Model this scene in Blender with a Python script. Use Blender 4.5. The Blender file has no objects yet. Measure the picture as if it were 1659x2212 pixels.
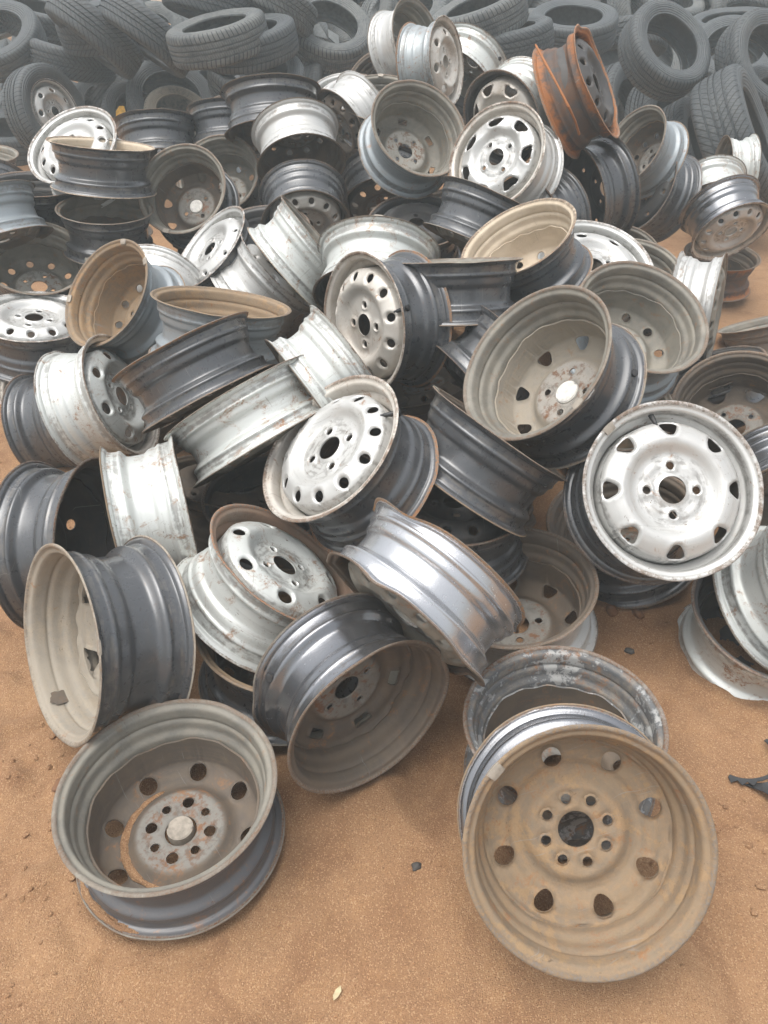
import bpy, bmesh, math, random
from mathutils import Vector, Matrix, noise, geometry
C = bpy.data.collections.new("yard"); SC = bpy.context.scene; SC.collection.children.link(C)
R_ = math.radians
# ------------------------------------------------------------------ camera, sky, sun, exposure
CAM_H = 1.345
cam = bpy.data.objects.new("camera", bpy.data.cameras.new("camera")); C.objects.link(cam)
cam.location = (0, 0, CAM_H); cam.rotation_euler = (R_(90 - 35.0), 0, 0)
cam.data.sensor_fit = 'VERTICAL'; cam.data.sensor_height = 32.0
cam.data.lens = 32.0 * 1661.0 / 2212.0; cam.data.clip_start = 0.05; cam.data.clip_end = 400
SC.camera = cam
SUN_EL, SUN_AZ = R_(74), R_(-120)
world = bpy.data.worlds.new("World"); SC.world = world; world.use_nodes = True
wt = world.node_tree; wt.nodes.clear()
wo = wt.nodes.new('ShaderNodeOutputWorld'); wb = wt.nodes.new('ShaderNodeBackground')
sky = wt.nodes.new('ShaderNodeTexSky'); sky.sky_type = 'NISHITA'; sky.sun_disc = False
sky.sun_elevation = SUN_EL; sky.sun_rotation = SUN_AZ
sky.air_density = 1.6; sky.dust_density = 6.0; sky.ozone_density = 1.0
hs = wt.nodes.new('ShaderNodeHueSaturation'); hs.inputs['Saturation'].default_value = 0.27
wt.links.new(sky.outputs[0], hs.inputs['Color']); wt.links.new(hs.outputs[0], wb.inputs[0])
wb.inputs[1].default_value = 0.15; wt.links.new(wb.outputs[0], wo.inputs[0])
sun = bpy.data.objects.new("sun", bpy.data.lights.new("sun", 'SUN')); C.objects.link(sun)
sun.data.energy = 1.1; sun.data.angle = R_(60); sun.data.color = (1.0, 0.97, 0.92)
d = Vector((math.sin(SUN_AZ) * math.cos(SUN_EL), math.cos(SUN_AZ) * math.cos(SUN_EL), math.sin(SUN_EL)))
sun.rotation_euler = d.to_track_quat('Z', 'Y').to_euler(); sun.location = (0, 0, 8)
vs = SC.view_settings; vs.view_transform = 'Standard'; vs.look = 'None'; vs.gamma = 1.0; vs.exposure = 0.66
SC.cycles.use_denoising = True
SC.cycles.max_bounces = 8; SC.cycles.diffuse_bounces = 4; SC.cycles.glossy_bounces = 4; SC.cycles.volume_bounces = 1

# ------------------------------------------------------------------ material helpers
class NT:
    def __init__(s, name):
        s.m = bpy.data.materials.new(name); s.m.use_nodes = True; s.t = s.m.node_tree
        s.t.nodes.clear(); s.out = s.n('ShaderNodeOutputMaterial'); s.b = s.n('ShaderNodeBsdfPrincipled')
        s.l(s.b.outputs[0], s.out.inputs[0])
    def n(s, typ, **kw):
        nd = s.t.nodes.new(typ)
        for k, v in kw.items(): setattr(nd, k, v)
        return nd
    def l(s, a, b): s.t.links.new(a, b)
    def val(s, inp, v):
        if hasattr(v, 'links') or isinstance(v, bpy.types.NodeSocket): s.l(v, inp)
        elif isinstance(v, tuple) and len(v) == 3 and inp.type == 'RGBA': inp.default_value = v + (1,)
        else: inp.default_value = v
    def math(s, op, a, b=0.0, c=None, clamp=False):
        nd = s.n('ShaderNodeMath', operation=op, use_clamp=clamp); s.val(nd.inputs[0], a); s.val(nd.inputs[1], b)
        if c is not None: s.val(nd.inputs[2], c)
        return nd.outputs[0]
    def mix(s, f, a, b):
        nd = s.n('ShaderNodeMix', data_type='RGBA'); s.val(nd.inputs[0], f); s.val(nd.inputs[6], a); s.val(nd.inputs[7], b)
        return nd.outputs[2]
    def noise(s, vec, scale, detail=5, rough=.6, dist=0.0):
        nd = s.n('ShaderNodeTexNoise'); s.l(vec, nd.inputs['Vector']); nd.inputs['Scale'].default_value = scale
        nd.inputs['Detail'].default_value = detail; nd.inputs['Roughness'].default_value = rough
        nd.inputs['Distortion'].default_value = dist; return nd.outputs[0]
    def ramp(s, f, lo, hi):
        nd = s.n('ShaderNodeMapRange', interpolation_type='SMOOTHSTEP'); s.val(nd.inputs[0], f)
        s.val(nd.inputs[1], lo); s.val(nd.inputs[2], hi); return nd.outputs[0]
    def coords(s):
        tc = s.n('ShaderNodeTexCoord'); oi = s.n('ShaderNodeObjectInfo')
        off = s.n('ShaderNodeVectorMath', operation='SCALE'); off.inputs[0].default_value = (17.3, 31.7, 11.9)
        s.l(oi.outputs['Random'], off.inputs[3])
        ad = s.n('ShaderNodeVectorMath', operation='ADD'); s.l(tc.outputs['Object'], ad.inputs[0]); s.l(off.outputs[0], ad.inputs[1])
        s.rand = oi.outputs['Random']; s.obj = tc.outputs['Object']
        return ad.outputs[0]
    def bump(s, h, strength, dist):
        nd = s.n('ShaderNodeBump'); nd.inputs['Strength'].default_value = strength; nd.inputs['Distance'].default_value = dist
        s.l(h, nd.inputs['Height']); s.l(nd.outputs[0], s.b.inputs['Normal'])

def metal(name, base, metallic, rough, dust, dust_amt, rust=(.16, .075, .035), wear=.5, chips=.3, base2=None, patch=.0, patch_col=(.1, .1, .1), bump=.25, coat=0.0, pad=None, lip=None, bead=0.0, stain=0.0):
    """painted or bare steel: base coat, blotchy dust, chipped and rusty where the 'wear' attribute marks a lip or an edge"""
    t = NT(name); v = t.coords()
    n1 = t.noise(v, 11, 6, .62, .6); n2 = t.noise(v, 55, 7, .65); n3 = t.noise(v, 230, 4, .6)
    col = base
    if base2: col = t.mix(t.ramp(n1, .35, .65), base, base2)
    if patch > 0:      # flaked areas with hard edges
        pm = t.ramp(t.math('ADD', t.math('MULTIPLY', n1, .6), t.math('MULTIPLY', n2, .4)), .62 - patch * .25, .66 - patch * .25)
        col = t.mix(pm, col, patch_col)
    # streaks running round the wheel: stretched noise in (radius, axis) space
    sep = t.n('ShaderNodeSeparateXYZ'); t.l(t.obj, sep.inputs[0])
    rad = t.math('SQRT', t.math('ADD', t.math('MULTIPLY', sep.outputs[0], sep.outputs[0]), t.math('MULTIPLY', sep.outputs[1], sep.outputs[1])))
    cmb = t.n('ShaderNodeCombineXYZ'); t.l(t.math('MULTIPLY', rad, 90), cmb.inputs[0]); t.l(t.math('MULTIPLY', sep.outputs[2], 90), cmb.inputs[1])
    ang = t.math('ARCTAN2', sep.outputs[1], sep.outputs[0]); t.l(t.math('MULTIPLY', t.math('ADD', t.math('SINE', ang), t.rand), 2.2), cmb.inputs[2])
    st = t.noise(cmb.outputs[0], 1.0, 5, .6)
    dm = t.math('ADD', t.math('MULTIPLY', n1, .5), t.math('ADD', t.math('MULTIPLY', n2, .25), t.math('MULTIPLY', st, .25)))
    dmask = t.math('MULTIPLY', t.ramp(dm, .62 - dust_amt * .42, .78 - dust_amt * .36), min(1.0, .35 + dust_amt * .7))
    dcol = t.mix(n3, dust, tuple(c * .62 for c in dust))
    col = t.mix(dmask, col, dcol)
    if pad:            # the bare machined hub pad with its own rust
        pa = t.n('ShaderNodeAttribute', attribute_name='pad')
        pcol = t.mix(t.ramp(n2, .48, .62), pad, t.mix(t.ramp(n1, .4, .6), (.17, .085, .045), tuple(c * .7 for c in pad)))
        col = t.mix(t.math('MULTIPLY', pa.outputs['Fac'], t.ramp(t.math('ADD', n2, n1), .62, .95)), col, pcol)
    if bead:           # where the tyre's bead sat: rubbed through to grey, in broken bands
        az = t.math('ABSOLUTE', sep.outputs[2])
        band = t.math('MULTIPLY', t.ramp(az, .043, .049), t.math('SUBTRACT', 1.0, t.ramp(az, .066, .072)))
        band = t.math('MULTIPLY', band, t.ramp(t.math('ADD', t.math('MULTIPLY', st, .55), t.math('MULTIPLY', n2, .45)), .52 - bead * .12, .60 - bead * .06))
        col = t.mix(t.math('MULTIPLY', band, .6), col, t.mix(n3, (.20, .19, .175), (.11, .10, .09)))
    # dirty rings in the grooves
    if bead:
        gr = t.math('MULTIPLY', t.ramp(st, .50, .72), t.ramp(n1, .3, .7))
        col = t.mix(t.math('MULTIPLY', gr, .35), col, (.16, .14, .12))
    if stain:
        n6 = t.noise(v, 17, 5, .7, 1.2)
        sm = t.math('MULTIPLY', t.ramp(n6, .655 - stain * .17, .79 - stain * .17), t.ramp(t.math('ADD', n2, n3), .85, 1.15))
        col = t.mix(t.math('MULTIPLY', sm, .85), col, t.mix(n3, (.34, .16, .06), (.20, .105, .055)))
    # chips and scratches
    cv = t.n('ShaderNodeMapping'); cv.inputs['Scale'].default_value = (1, 1, 2.6); t.l(v, cv.inputs[0])
    c1 = t.noise(cv.outputs[0], 95, 3, .5, 1.5)
    cm = t.math('MULTIPLY', t.ramp(c1, .70 - chips * .08, .73 - chips * .08), t.ramp(n1, .45, .6))
    col = t.mix(t.math('MULTIPLY', cm, .8), col, tuple(c * .55 for c in rust))
    # long scratches in two directions
    for rot, sc in (((.4, .7, .2), (310, 7, 11)), ((1.1, .2, 1.3), (260, 9, 6))):
        mp = t.n('ShaderNodeMapping'); mp.inputs['Rotation'].default_value = rot; mp.inputs['Scale'].default_value = sc; t.l(v, mp.inputs[0])
        sc_n = t.noise(mp.outputs[0], 1.0, 2, .5)
        lum = sum(base) / 3; tone = (.24, .235, .225) if lum < .3 else (.20, .18, .155)
        col = t.mix(t.math('MULTIPLY', t.math('MULTIPLY', t.ramp(sc_n, .70, .735), t.ramp(n1, .42, .58)), .55), col, tone)
    # lips
    at = t.n('ShaderNodeAttribute', attribute_name='wear')
    wm = t.math('ADD', at.outputs['Fac'], t.math('MULTIPLY', t.math('SUBTRACT', t.math('ADD', t.math('MULTIPLY', n2, .3), t.math('ADD', t.math('MULTIPLY', n1, .4), t.math('MULTIPLY', n3, .3))), .5), 1.9))
    if lip:    # rust spreading in from the lips
        lz = t.ramp(t.math('ADD', t.math('ABSOLUTE', sep.outputs[2]), t.math('MULTIPLY', t.math('SUBTRACT', t.math('ADD', n1, n2), 1.0), .07)), lip, lip + .03)
        col = t.mix(lz, col, t.mix(n3, rust, tuple(c * .5 for c in rust)))
    wmask = t.math('MULTIPLY', t.ramp(wm, 1.00 - wear * .55, 1.30 - wear * .5), t.ramp(at.outputs['Fac'], .05, .5))
    rcol = t.mix(t.ramp(n3, .35, .6), rust, t.mix(n2, (.25, .215, .18), (.12, .095, .075)))
    col = t.mix(wmask, col, rcol)
    t.l(col, t.b.inputs['Base Color'])
    cover = t.math('MAXIMUM', dmask, wmask)
    t.l(t.math('MULTIPLY', metallic, t.math('SUBTRACT', 1.0, cover)), t.b.inputs['Metallic'])
    r = t.math('ADD', rough, t.math('MULTIPLY', t.math('SUBTRACT', n2, .5), .18))
    r = t.math('ADD', r, t.math('MULTIPLY', cover, max(0, .85 - rough)))
    t.l(r, t.b.inputs['Roughness'])
    if coat: t.l(t.math('MULTIPLY', coat, t.math('SUBTRACT', 1.0, cover)), t.b.inputs['Coat Weight']); t.b.inputs['Coat Roughness'].default_value = .18
    h = t.math('ADD', t.math('MULTIPLY', n3, .35), t.math('ADD', t.math('MULTIPLY', n1, .9), t.math('MULTIPLY', cover, .5)))
    t.bump(h, bump, .0025)
    return t.m

def flat(name, col, rough=.6, metallic=0.0):
    t = NT(name); v = t.coords(); n2 = t.noise(v, 70, 5, .6)
    t.l(t.mix(t.ramp(n2, .3, .8), col, tuple(c * .6 for c in col)), t.b.inputs['Base Color'])
    t.b.inputs['Roughness'].default_value = rough; t.b.inputs['Metallic'].default_value = metallic
    return t.m

TAN = (.42, .32, .21)
M = {
 'K': metal('black_paint', (.082, .086, .092), .34, .29, (.135, .125, .115), .15, wear=.4, chips=.3, coat=.5, bead=0.25),
 'S': metal('silver_paint', (.52, .52, .505), .38, .40, (.36, .30, .23), .20, wear=.30, chips=.5, bead=0.35, stain=0.35),
 'W': metal('white_paint', (.56, .58, .56), .30, .40, (.34, .29, .22), .17, wear=.38, chips=.5, patch=.0, bead=0.60, stain=0.75),
 'G': metal('blue_grey_paint', (.26, .29, .31), .25, .40, (.30, .26, .21), .18, wear=.5, chips=.4, bead=0.50, stain=0.50),
 'C': metal('graphite_paint', (.24, .245, .26), .85, .22, (.25, .21, .17), .14, wear=.5, chips=.4, bead=0.30),
 'R': metal('rusted_steel', (.055, .055, .056), .1, .7, (.14, .075, .04), .30, rust=(.40, .15, .045), wear=1.0, chips=.8, base2=(.13, .065, .035), bump=.5, lip=.045),
 'r': metal('light_rust', (.26, .175, .125), .05, .7, (.34, .29, .235), .40, rust=(.28, .13, .06), wear=.8, chips=.3, base2=(.19, .125, .085), bump=.5),
 'Q': metal('black_paint_orange_lip', (.082, .086, .092), .34, .29, (.135, .125, .115), .15, rust=(.34, .15, .055), wear=.85, chips=.35, coat=.5, bead=0.25),
 'P': metal('graphite_orange_lip', (.50, .51, .53), .85, .25, (.30, .27, .24), .03, rust=(.36, .18, .07), wear=.95, chips=.4),
 'Y': metal('grey_paint_orange_lip', (.36, .39, .40), .45, .36, (.32, .28, .22), .22, rust=(.36, .17, .07), wear=.95, chips=.5, bead=0.70, stain=0.80),
 't': metal('tan_mud', (.245, .178, .112), 0.0, .88, (.37, .24, .13), .50, rust=(.20, .13, .07), wear=.3, chips=.3, base2=(.155, .132, .105), bump=.7, patch=.35, patch_col=(.235, .17, .10), stain=0.70),
 'm': metal('dusty_pale_mud', (.30, .265, .215), 0.0, .86, (.42, .35, .26), .46, rust=(.20, .13, .07), wear=.3, chips=.3, base2=(.225, .21, .185), bump=.45, pad=(.30, .28, .25), stain=0.40),
 'c': metal('cream_dust', (.52, .44, .34), 0.0, .85, (.60, .50, .37), .5, rust=(.22, .13, .07), wear=.45, chips=.3, base2=(.40, .33, .25), bump=.4),
 'b': metal('brown_dirt', (.145, .112, .082), 0.05, .75, (.25, .19, .13), .30, rust=(.17, .10, .055), wear=.45, chips=.2, base2=(.10, .084, .07), bump=.4, pad=(.20, .19, .17), stain=0.60),
 'g': metal('grey_dirt', (.24, .222, .185), 0.1, .66, (.36, .31, .24), .30, rust=(.16, .095, .055), wear=.45, chips=.3, base2=(.155, .148, .13), bump=.45, patch=.15, patch_col=(.15, .12, .09), pad=(.30, .29, .26), stain=0.50),
 'D': metal('grey_primer', (.115, .115, .12), .25, .34, (.24, .20, .16), .22, wear=.8, chips=.5, bead=.5, stain=0.60),
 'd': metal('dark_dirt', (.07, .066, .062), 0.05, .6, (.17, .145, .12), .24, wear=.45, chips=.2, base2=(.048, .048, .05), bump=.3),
 'l': metal('dirty_beige_silver', (.58, .55, .50), .30, .42, (.34, .27, .19), .30, wear=.4, chips=.5, base2=(.50, .46, .41), stain=0.55),
 'z': metal('corroded_grey', (.36, .36, .35), 0.05, .8, (.46, .38, .29), .4, wear=.6, chips=.4, base2=(.22, .23, .24), patch=.75, patch_col=(.12, .125, .13), bump=.7, stain=0.80),
}
WHITE_PLASTIC = flat('white_plastic', (.75, .73, .68), .45)
BLACK_RUBBER = flat('black_rubber', (.03, .03, .032), .5)
LEAD = flat('lead_grey', (.34, .30, .25), .55, .2)
STICKER = flat('sticker_white', (.8, .82, .82), .5)
RED = flat('red_paint', (.55, .03, .025), .6)
YELLOW = flat('yellow_plastic', (.75, .42, .04), .5)
GREEN = flat('green_plastic', (.04, .45, .28), .5)
CHAR = flat('charred_plastic', (.035, .037, .04), .55)

def tyre_mat(name, pattern, dust, amt):
    t = NT(name); v = t.coords()
    uv = t.n('ShaderNodeUVMap', uv_map='UVMap'); sp = t.n('ShaderNodeSeparateXYZ'); t.l(uv.outputs[0], sp.inputs[0])
    u, w = sp.outputs[0], sp.outputs[1]; aw = t.math('ABSOLUTE', w)
    tr = t.n('ShaderNodeAttribute', attribute_name='tread')
    if pattern == 1:
        f = t.math('FRACT', t.math('ADD', t.math('MULTIPLY', u, 68.0), t.math('MULTIPLY', aw, .7)))
        g = t.math('MULTIPLY', t.math('LESS_THAN', f, .2), t.math('ADD', t.ramp(aw, .55, .6), .25))
        f2 = t.math('FRACT', t.math('ADD', t.math('MULTIPLY', u, 136.0), t.math('MULTIPLY', w, 1.5)))
        g = t.math('MAXIMUM', g, t.math('MULTIPLY', t.math('LESS_THAN', f2, .14), t.math('LESS_THAN', aw, .55)))
    elif pattern == 2:
        f = t.math('FRACT', t.math('ADD', t.math('MULTIPLY', u, 58.0), t.math('MULTIPLY', aw, 2.4)))
        g = t.math('LESS_THAN', f, .2)
        f2 = t.math('FRACT', t.math('ADD', t.math('MULTIPLY', u, 116.0), t.math('MULTIPLY', w, -2.0)))
        g = t.math('MAXIMUM', g, t.math('MULTIPLY', t.math('LESS_THAN', f2, .12), .7))
    else:
        f = t.math('FRACT', t.math('ADD', t.math('MULTIPLY', u, 74.0), t.math('MULTIPLY', aw, 1.2)))
        g = t.math('MULTIPLY', t.math('LESS_THAN', f, .16), t.math('MULTIPLY', t.ramp(aw, .5, .6), .8))
    g = t.math('MULTIPLY', g, tr.outputs['Fac'])
    n1 = t.noise(v, 5, 6, .65, .5); n2 = t.noise(v, 42, 6, .65); n3 = t.noise(v, 260, 3, .6)
    dm = t.math('ADD', t.math('MULTIPLY', n1, .55), t.math('MULTIPLY', n2, .45))
    mask = t.math('MULTIPLY', t.ramp(dm, .58 - amt * .35, .72 - amt * .2), t.math('SUBTRACT', 1.0, t.math('MULTIPLY', g, .8)))
    base = t.mix(n2, (.046, .053, .058), (.074, .083, .088))
    base = t.mix(g, base, (.010, .012, .013))  # shade inside the tread cuts, painted into the rubber colour
    col = t.mix(t.math('MULTIPLY', mask, .75), base, t.mix(n3, dust, tuple(c * .65 for c in dust)))
    t.l(col, t.b.inputs['Base Color'])
    t.l(t.math('ADD', .62, t.math('MULTIPLY', mask, .25)), t.b.inputs['Roughness'])
    # sidewall ribs
    ge = t.n('ShaderNodeSeparateXYZ'); t.l(t.obj, ge.inputs[0])
    rad = t.math('SQRT', t.math('ADD', t.math('MULTIPLY', ge.outputs[0], ge.outputs[0]), t.math('MULTIPLY', ge.outputs[1], ge.outputs[1])))
    rib = t.math('MULTIPLY', t.math('SINE', t.math('MULTIPLY', rad, 520.0)), t.math('MULTIPLY', t.math('SUBTRACT', 1.0, tr.outputs['Fac']), .12))
    h = t.math('ADD', t.math('SUBTRACT', t.math('ADD', t.math('MULTIPLY', n3, .10), rib), g), t.math('MULTIPLY', n1, .2))
    t.bump(h, 1.0, .010)
    return t.m
DUSTS = [(.14, .15, .15), (.20, .205, .195), (.38, .33, .25)]
TY = {(p, c): tyre_mat('tyre_rubber', p, DUSTS[c], [.35, .6, .9][c]) for p in range(3) for c in range(3)}

# ------------------------------------------------------------------ mesh helpers
def link(name, me, parent=None, mats=()):
    o = bpy.data.objects.new(name, me); C.objects.link(o)
    if parent: o.parent = parent
    for i, m in enumerate(mats):
        o.material_slots[i].link = 'OBJECT'; o.material_slots[i].material = m
    return o
def slots(me, n):
    for i in range(n): me.materials.append(None)
def tag(o, label, cat, group=None, kind=None):
    o['label'] = label; o['category'] = cat
    if group: o['group'] = group
    if kind: o['kind'] = kind
    return o
def catmull(P, k):
    out = []
    for i in range(len(P) - 1):
        p0 = P[max(i - 1, 0)]; p1 = P[i]; p2 = P[i + 1]; p3 = P[min(i + 2, len(P) - 1)]
        for j in range(k):
            s = j / k
            out.append(tuple(.5 * ((2 * b) + (-a + c) * s + (2 * a - 5 * b + 4 * c - e) * s * s + (-a + 3 * b - 3 * c + e) * s ** 3) for a, b, c, e in zip(p0, p1, p2, p3)))
    out.append(P[-1]); return out

# ---- rim: the rolled barrel with its two flanges, a sheet about 3 mm thick (unit wheel R .19, W .16)
RIM_P = [(.0785, .1905), (.0800, .1885), (.0785, .1850), (.0750, .1825), (.0728, .1785), (.0715, .1745), (.066, .1722), (.054, .1706), (.0475, .1712),
         (.0445, .1722), (.0410, .1700), (.0375, .1650), (.0330, .1590), (.0290, .1560), (.0230, .1546), (.010, .1542), (-.006, .1546), (-.0125, .1560), (-.0170, .1595), (-.0210, .1625),
         (-.0260, .1642), (-.0340, .1652), (-.0400, .1668), (-.0440, .1708), (-.0475, .1716), (-.0510, .1704), (-.060, .1718), (-.0668, .1728), (-.0715, .1748), (-.0728, .1785), (-.0750, .1825), (-.0785, .1850), (-.0800, .1885), (-.0785, .1905)]
def rim_mesh(name, seed, dents=0, amp=0.0, flatten=0.0, segs=112):
    rnd = random.Random(seed)
    prof = catmull(RIM_P, 2)
    n = len(prof); nor = []
    for i in range(n):
        a = prof[max(i - 1, 0)]; b = prof[min(i + 1, n - 1)]
        tx, ty = b[0] - a[0], b[1] - a[1]; L = math.hypot(tx, ty); nor.append((-ty / L, tx / L))
    th = .0016
    ring = [(p[0] - m[0] * th, p[1] - m[1] * th) for p, m in zip(prof, nor)] + [(p[0] + m[0] * th, p[1] + m[1] * th) for p, m in reversed(list(zip(prof, nor)))]
    # first half: one side, second half: other side; the outer (tyre) side is the one with the larger radius at mid barrel
    if ring[n // 2][1] < ring[len(ring) - 1 - n // 2][1]: ring = ring[n:] + ring[:n]
    N = len(ring); D = [(rnd.uniform(0, 6.283), rnd.choice((-1, 1)), rnd.uniform(.12, .4), rnd.uniform(.4, 1) * amp, rnd.choice((-1, 1))) for _ in range(dents)]
    verts, faces, mi, wear = [], [], [], []
    for s in range(segs):
        a = 2 * math.pi * s / segs
        for z, r in ring:
            lip = max(0.0, (abs(z) - .05) / .03); zz, rr = z, r
            for (da, side, wd, am, sg) in D:
                if side * z > 0:
                    dd = (a - da + math.pi) % (2 * math.pi) - math.pi
                    k = math.exp(-(dd / wd) ** 2) * lip
                    zz += sg * side * am * k * .8; rr -= am * k * .6 * (1 + .3 * math.sin(9 * a))
            nz = noise.noise(Vector((math.cos(a) * 3 + seed * 7.1, math.sin(a) * 3, z * 20)))
            rr += nz * (.0006 + .012 * amp); zz += noise.noise(Vector((math.cos(a) * 2.2, math.sin(a) * 2.2 + seed * 3.3, 5 + z * 8))) * (.0008 + .05 * amp) * lip
            x, y = rr * math.cos(a), rr * math.sin(a)
            if flatten: x *= 1 - flatten * (1 - .6 * abs(z) / .08); y *= 1 + flatten * .4
            verts.append((x, y, zz))
            wear.append(min(1.0, max(0.0, (abs(z) - .0705) / .008)) * (1.0 if r > .182 else .5))
    half = N // 2
    for s in range(segs):
        s2 = (s + 1) % segs
        for i in range(N):
            j = (i + 1) % N
            faces.append((s * N + i, s * N + j, s2 * N + j, s2 * N + i))
            inner = i >= half
            zc = (ring[i][0] + ring[j][0]) / 2
            mi.append(0 if not inner else (2 if zc > .012 else 1))
    me = bpy.data.meshes.new(name); me.from_pydata(verts, [], faces); me.update()
    bm = bmesh.new(); bm.from_mesh(me); bmesh.ops.recalc_face_normals(bm, faces=bm.faces); bm.to_mesh(me); bm.free()
    me.polygons.foreach_set('material_index', mi); me.polygons.foreach_set('use_smooth', [True] * len(faces))
    at = me.attributes.new('wear', 'FLOAT', 'POINT'); at.data.foreach_set('value', wear)
    me.set_sharp_from_angle(angle=R_(50)); slots(me, 3); me.update()
    return me

# ---- disc: pressed steel centre with real openings
DISC_P = {   # radius, z of the outer face
 'std':   [(.028, .0730), (.033, .0695), (.040, .0680), (.060, .0675), (.072, .0680), (.080, .0715), (.090, .0815), (.098, .0865), (.106, .0870), (.118, .0825), (.130, .0745), (.1375, .0680), (.1425, .0580), (.1446, .0400), (.1450, -.0020)],
 'deep':  [(.028, .0180), (.033, .0145), (.040, .0125), (.060, .0120), (.068, .0115), (.076, .0150), (.084, .0210), (.092, .0230), (.100, .0220), (.108, .0150), (.118, .0110), (.130, .0110), (.138, .0090), (.1425, .0060), (.1450, .0020)],
 'bulge': [(.028, .0730), (.034, .0700), (.042, .0675), (.062, .0665), (.073, .0680), (.083, .0770), (.093, .0850), (.103, .0865), (.116, .0820), (.128, .0750), (.137, .0690), (.1425, .0590), (.1446, .0400), (.1450, -.0020)],
}
DS = 1.052     # the disc is pressed against the inside of the well
def fz(P, r):
    if r <= P[0][0]: return P[0][1]
    for (a, za), (b, zb) in zip(P, P[1:]):
        if r <= b:
            s = (r - a) / (b - a); return za + (zb - za) * s
    return P[-1][1]
def hole(kind, rc, th, A, B, n=18):
    pts = []
    for i in range(n):
        q = 2 * math.pi * i / n; c, s = math.cos(q), math.sin(q)
        if kind == 'round': t_, r_ = A * c, B * s
        else:
            p = {'slot': .35, 'D': .62, 'win': .55, 'tri': .7}[kind]
            t_ = A * math.copysign(abs(c) ** p, c); r_ = B * math.copysign(abs(s) ** p, s)
            if kind == 'D': t_ *= 1 + .38 * (r_ / B)
            if kind == 'win': t_ *= 1 + .30 * (r_ / B)
            if kind == 'tri': t_ *= 1 + .62 * (r_ / B)
        pts.append((t_, r_))
    def at(k):
        out = []
        for t_, r_ in pts:
            e = 1 + (k - 1) ; rr = rc + r_ * e; tt = t_ * e
            a = th + tt / rc
            out.append((rr * math.cos(a), rr * math.sin(a)))
        return out
    return at
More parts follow.
